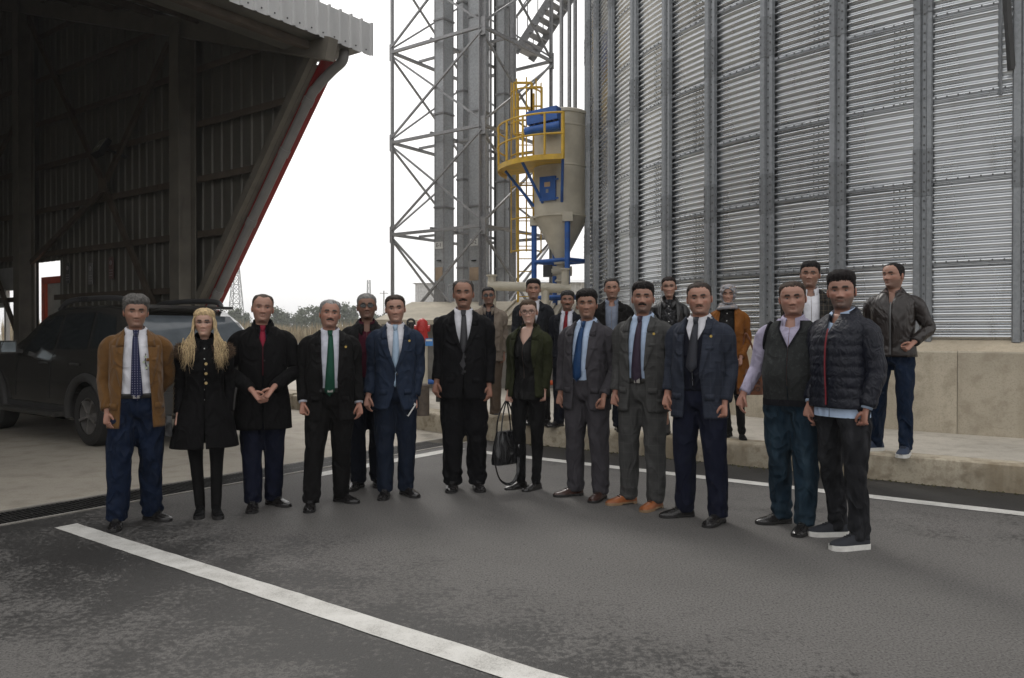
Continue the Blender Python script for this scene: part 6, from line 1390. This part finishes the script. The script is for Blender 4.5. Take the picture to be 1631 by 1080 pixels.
b = MB(); b.box((-.275, -.03, .79), (.05, .15, .17), 0, None, (.8, .85)); b.build('pouch', BAGLEATH, bag)
b = MB()
for i in range(26): t = i / 25; c = np.array([-.245 + .01 * math.sin(t * 3), -.09, .87 + .52 * t]); V, F = sweep([c + .008 * np.array([math.cos(a) * (i % 2), math.cos(a) * ((i + 1) % 2), math.sin(a) * .9]) for a in np.linspace(0, 2 * PI, 9)[:-1]], .0022, 5, False, True); b.add(V, F)
b.build('chain', plain('dark gold chain', (.09, .065, .035), .35, .8), bag)
# dotted-tie man: sprig / glasses clipped to the shirt
root, TJ, HM, G, feet, hx_, build = DONE['brown']['_']; TSh_ = Torso(DONE['brown'], .006)
b = MB(); p = TSh_.front(.062, 1.27, .010); b.tube([p + np.array([.004, 0, .055]), p, p + np.array([.012, -.004, -.07])], .0035, 6)
for k, (dx, dz) in enumerate(((.0, .03), (.018, .012), (-.012, -.01), (.022, -.035), (.004, -.055))): c = p + np.array([dx, -.006, dz]); b.add([c + np.array([-.008, 0, 0]), c + np.array([.002, -.003, .012]), c + np.array([.014, 0, .004]), c + np.array([.004, -.002, -.010])], [[0, 1, 2, 3]], 1)
build(b, 'clipped_pen_and_sprig', [M_BLACK, plain('pale sprig', (.4, .45, .32), .7)], None)
# blue suit man: white phone in his left hand
root, TJ, HM, G, feet, hx_, build = DONE['bluesuit']['_']; S, E, Wr = arm_path(DONE['bluesuit'], 1)
ph = thing('mobile_phone', 'white phone held in the blue suit man\'s hand', 'phone', root.location, root.rotation_euler[2]); ph.scale = root.scale
R_ = Euler((.3, .5, .4)).to_matrix(); b = MB(); b.box(Wr + np.array([-.03, -.035, -.085]), (.012, .062, .125), 0, R_); b.build('phone_body', M_WHITE, ph)
b = MB(); b.box(Wr + np.array([-.038, -.038, -.088]), (.004, .054, .105), 0, R_); b.build('screen', M_GLASS, ph)
# olive woman: bun and handbag
root, TJ, HM, G, feet, hx_, build = DONE['olive']['_']; b = MB(); V, F = ico((0, .118, .03), (.035, .03, .035), 16, 12); b.add(hx_(V + RNG.normal(0, .0012, V.shape)), F)
for i in range(14): a = RNG.uniform(-.06, .06); V, F = sweep(spline([(a, .09, -.05), (a * 1.1, .10, -.10), (a * 1.2, .085, -.15)], 8), .003, 4); b.add(hx_(V), F)
build(b, 'hair_bun', hairmat('hair tied light brown', (.055, .035, .022)))
S, E, Wr = arm_path(DONE['olive'], -1); bag = thing('handbag', 'black leather handbag with long strap held by the woman in olive', 'bag', root.location, root.rotation_euler[2]); bag.scale = root.scale
c = np.array([Wr[0] - .02, Wr[1] - .02, 0]); Rb = Matrix.Rotation(1.15, 3, 'Z'); Rbn = np.array(Rb)
b = MB(); G_ = []
for z, wx, wy in ((.235, .14, .05), (.24, .152, .062), (.28, .155, .066), (.40, .14, .056), (.52, .115, .036), (.54, .11, .028)):
    A = np.linspace(0, 2 * PI, 28, endpoint=False); G_.append(np.stack([wx * np.sign(np.cos(A)) * np.abs(np.cos(A)) ** .6, wy * np.sign(np.sin(A)) * np.abs(np.sin(A)) ** .6, 0 * A + z], 1) @ Rbn.T + c)
b.grid(np.array(G_), 0, True); b.add(G_[0], [list(range(28))]); b.add(G_[-1], [list(range(28))]); b.build('bag_body', BAGLEATH, bag, 50)
for yy in (-.03, .03):
    b = MB(); b.tube(spline([np.array([-.09, yy, .50]) @ Rbn.T + c, np.array([-.07, yy, .66]) @ Rbn.T + c, np.array([-.01, yy * .3, .80]) @ Rbn.T + c, np.array([.02, yy * .3, .80]) @ Rbn.T + c, np.array([.07, yy, .66]) @ Rbn.T + c, np.array([.09, yy, .50]) @ Rbn.T + c], 30), .007, 6); b.build('handle', BAGLEATH, bag, 60)
b = MB(); Q = spline([np.array([-.13, -.02, .50]) @ Rbn.T + c, np.array([-.19, -.05, .34]) @ Rbn.T + c, np.array([-.16, -.09, .13]) @ Rbn.T + c, np.array([-.03, -.10, .07]) @ Rbn.T + c, np.array([.07, -.09, .18]) @ Rbn.T + c, np.array([.14, -.03, .48]) @ Rbn.T + c], 40); b.tube(Q, np.stack([np.full(40, .004), np.full(40, .015)], 1), 8); b.build('long_strap', BAGLEATH, bag, 60)
b = MB(); b.box(np.array([.10, -.075, .44]) @ Rbn.T + c, (.022, .012, .05), 0, Rb); V, F = sweep([np.array([.10 + .016 * math.cos(a), -.08, .40 + .02 * math.sin(a)]) @ Rbn.T + c for a in np.linspace(0, 2 * PI, 13)[:-1]], .004, 6, False, True); b.add(V, F); b.build('clasp', plain('bag steel', (.4, .4, .4), .25, .9), bag)
# woman in leather jacket: skirt, hair tail
root, TJ, HM, G, feet, hx_, build = DONE['biker']['_']; b = MB(); TK = Torso(DONE['biker'], .006); Gk = TK.shell(.56, 1.02, None, 48, .03, .01, 3); b.grid(Gk, 0, True); build(b, 'skirt', DONE['biker']['skirt'], 179, None, .004)
b = MB(); strands(b, [[hx_([[x, .085, .02]])[0], hx_([[x * 1.2, .115, -.02]])[0], hx_([[x * 1.3, .11, -.12]])[0], hx_([[x * 1.1, .10, -.19]])[0]] for x in np.linspace(-.025, .025, 9)], .012); build(b, 'ponytail', hairmat('hair tied dark brown', (.014, .009, .008)))
# headscarf
root, TJ, HM, G, feet, hx_, build = DONE['scarf']['_']; X, Y, Z = G[..., 0], G[..., 1], G[..., 2]
oval = ((X / .056) ** 2 + ((Z + .022) / .088) ** 2 < 1) & (Y < -.02); m = ~oval & (Z > -.21)
nz = .004 * np.sin(Z * 120 + X * 60) + .003 * np.sin(Y * 140 + Z * 40); V = G + normals(G) * _SG * np.where(m, .016 + nz, -.004)[..., None]; V[..., 0] *= np.where(Z < -.10, 1.22, 1.0); V[..., 1] = np.where((Z < -.10), (V[..., 1] - .01) * 1.35 + .01, V[..., 1])
V, F = compact(hx_(V), [f for f in HF_FACES if m.flat[f[0]] or m.flat[f[2]]]); b = MB(); b.add(V, F)
for k in range(3): b.tube([hx_([[(.078 + .012 * k) * math.cos(a), .0 + (.085 + .008 * k) * math.sin(a) - .01 - .012 * k, -.128 - .022 * k + .012 * math.sin(a + k)]])[0] for a in np.linspace(0, 2 * PI, 30)], .020, 8)
t = NT('grey headscarf'); co = t.coord(); vv = t.n('TexVoronoi'); vv.inputs['Scale'].default_value = 26; t.l(co, vv.inputs['Vector'])
SCF = t.done(t.mix(t.ramp(t.noise(22, 3, co, .5, 1.0), [(.52, 0), (.60, 1)]), (.21, .21, .23), t.mix(t.ramp(vv.outputs['Distance'], [(.3, 0), (.5, 1)]), (.10, .07, .06), (.34, .27, .22))), .7, t.bump(t.noise(9, 2, co), .4, .03))
build(b, 'headscarf', SCF)
S, E, Wr = arm_path(DONE['scarf'], 1); bag = thing('handbag', 'brown tooled leather handbag hanging from the headscarf woman\'s arm', 'bag', root.location, root.rotation_euler[2]); bag.scale = root.scale
c = np.array([E[0] + .04, -.06, -.22]); b = MB(); G_ = []
for z, wx, wy in ((.73, .13, .05), (.735, .145, .062), (.80, .15, .066), (.95, .14, .06), (1.02, .13, .04)):
    A = np.linspace(0, 2 * PI, 24, endpoint=False); G_.append(np.stack([wx * np.sign(np.cos(A)) * np.abs(np.cos(A)) ** .6, wy * np.sign(np.sin(A)) * np.abs(np.sin(A)) ** .6, 0 * A + z], 1) + c)
b.grid(np.array(G_), 0, True); b.add(G_[0], [list(range(24))]); b.add(G_[-1], [list(range(24))]); b.build('bag_body', BAGBR, bag, 50)
for i in range(3):
    for j in range(4): bb = MB(); p = c + np.array([-.09 + j * .06, -.066, .80 + i * .07]); bb.tube([p + .022 * np.array([math.cos(a), 0, math.sin(a)]) for a in np.linspace(0, 2 * PI, 10)], .006, 5); bb.build('tooled_flower', plain('dark tooled leather', (.05, .018, .008), .5), bag)
b = MB(); b.tube(spline([c + np.array([-.09, 0, 1.0]), c + np.array([-.085, 0, 1.22]), c + np.array([-.05, 0, 1.42]), c + np.array([.03, 0, 1.24]), c + np.array([.10, 0, 1.0])], 26), .011, 8); b.build('handle', BAGBR, bag, 60)
# puffer man: shirt tail below the jacket hem is the shirt itself; headlining strip
# ------------------------------------------------------------------ thin overcast haze round the whole place
hz_ = MB(); hz_.box((0, 0, 9.5), (1460, 1460, 22)); hm = bpy.data.materials.new('haze'); hm.use_nodes = True; hm.node_tree.nodes.clear()
_o = hm.node_tree.nodes.new('ShaderNodeOutputMaterial'); _v = hm.node_tree.nodes.new('ShaderNodeVolumePrincipled'); _v.inputs['Color'].default_value = (.95, .96, .97, 1); _v.inputs['Density'].default_value = .0009; _v.inputs['Anisotropy'].default_value = .2
hm.node_tree.links.new(_v.outputs[0], _o.inputs['Volume']); tag(hz_.build('haze', hm), 'thin pale haze over the yard and fields', 'haze', kind='stuff')
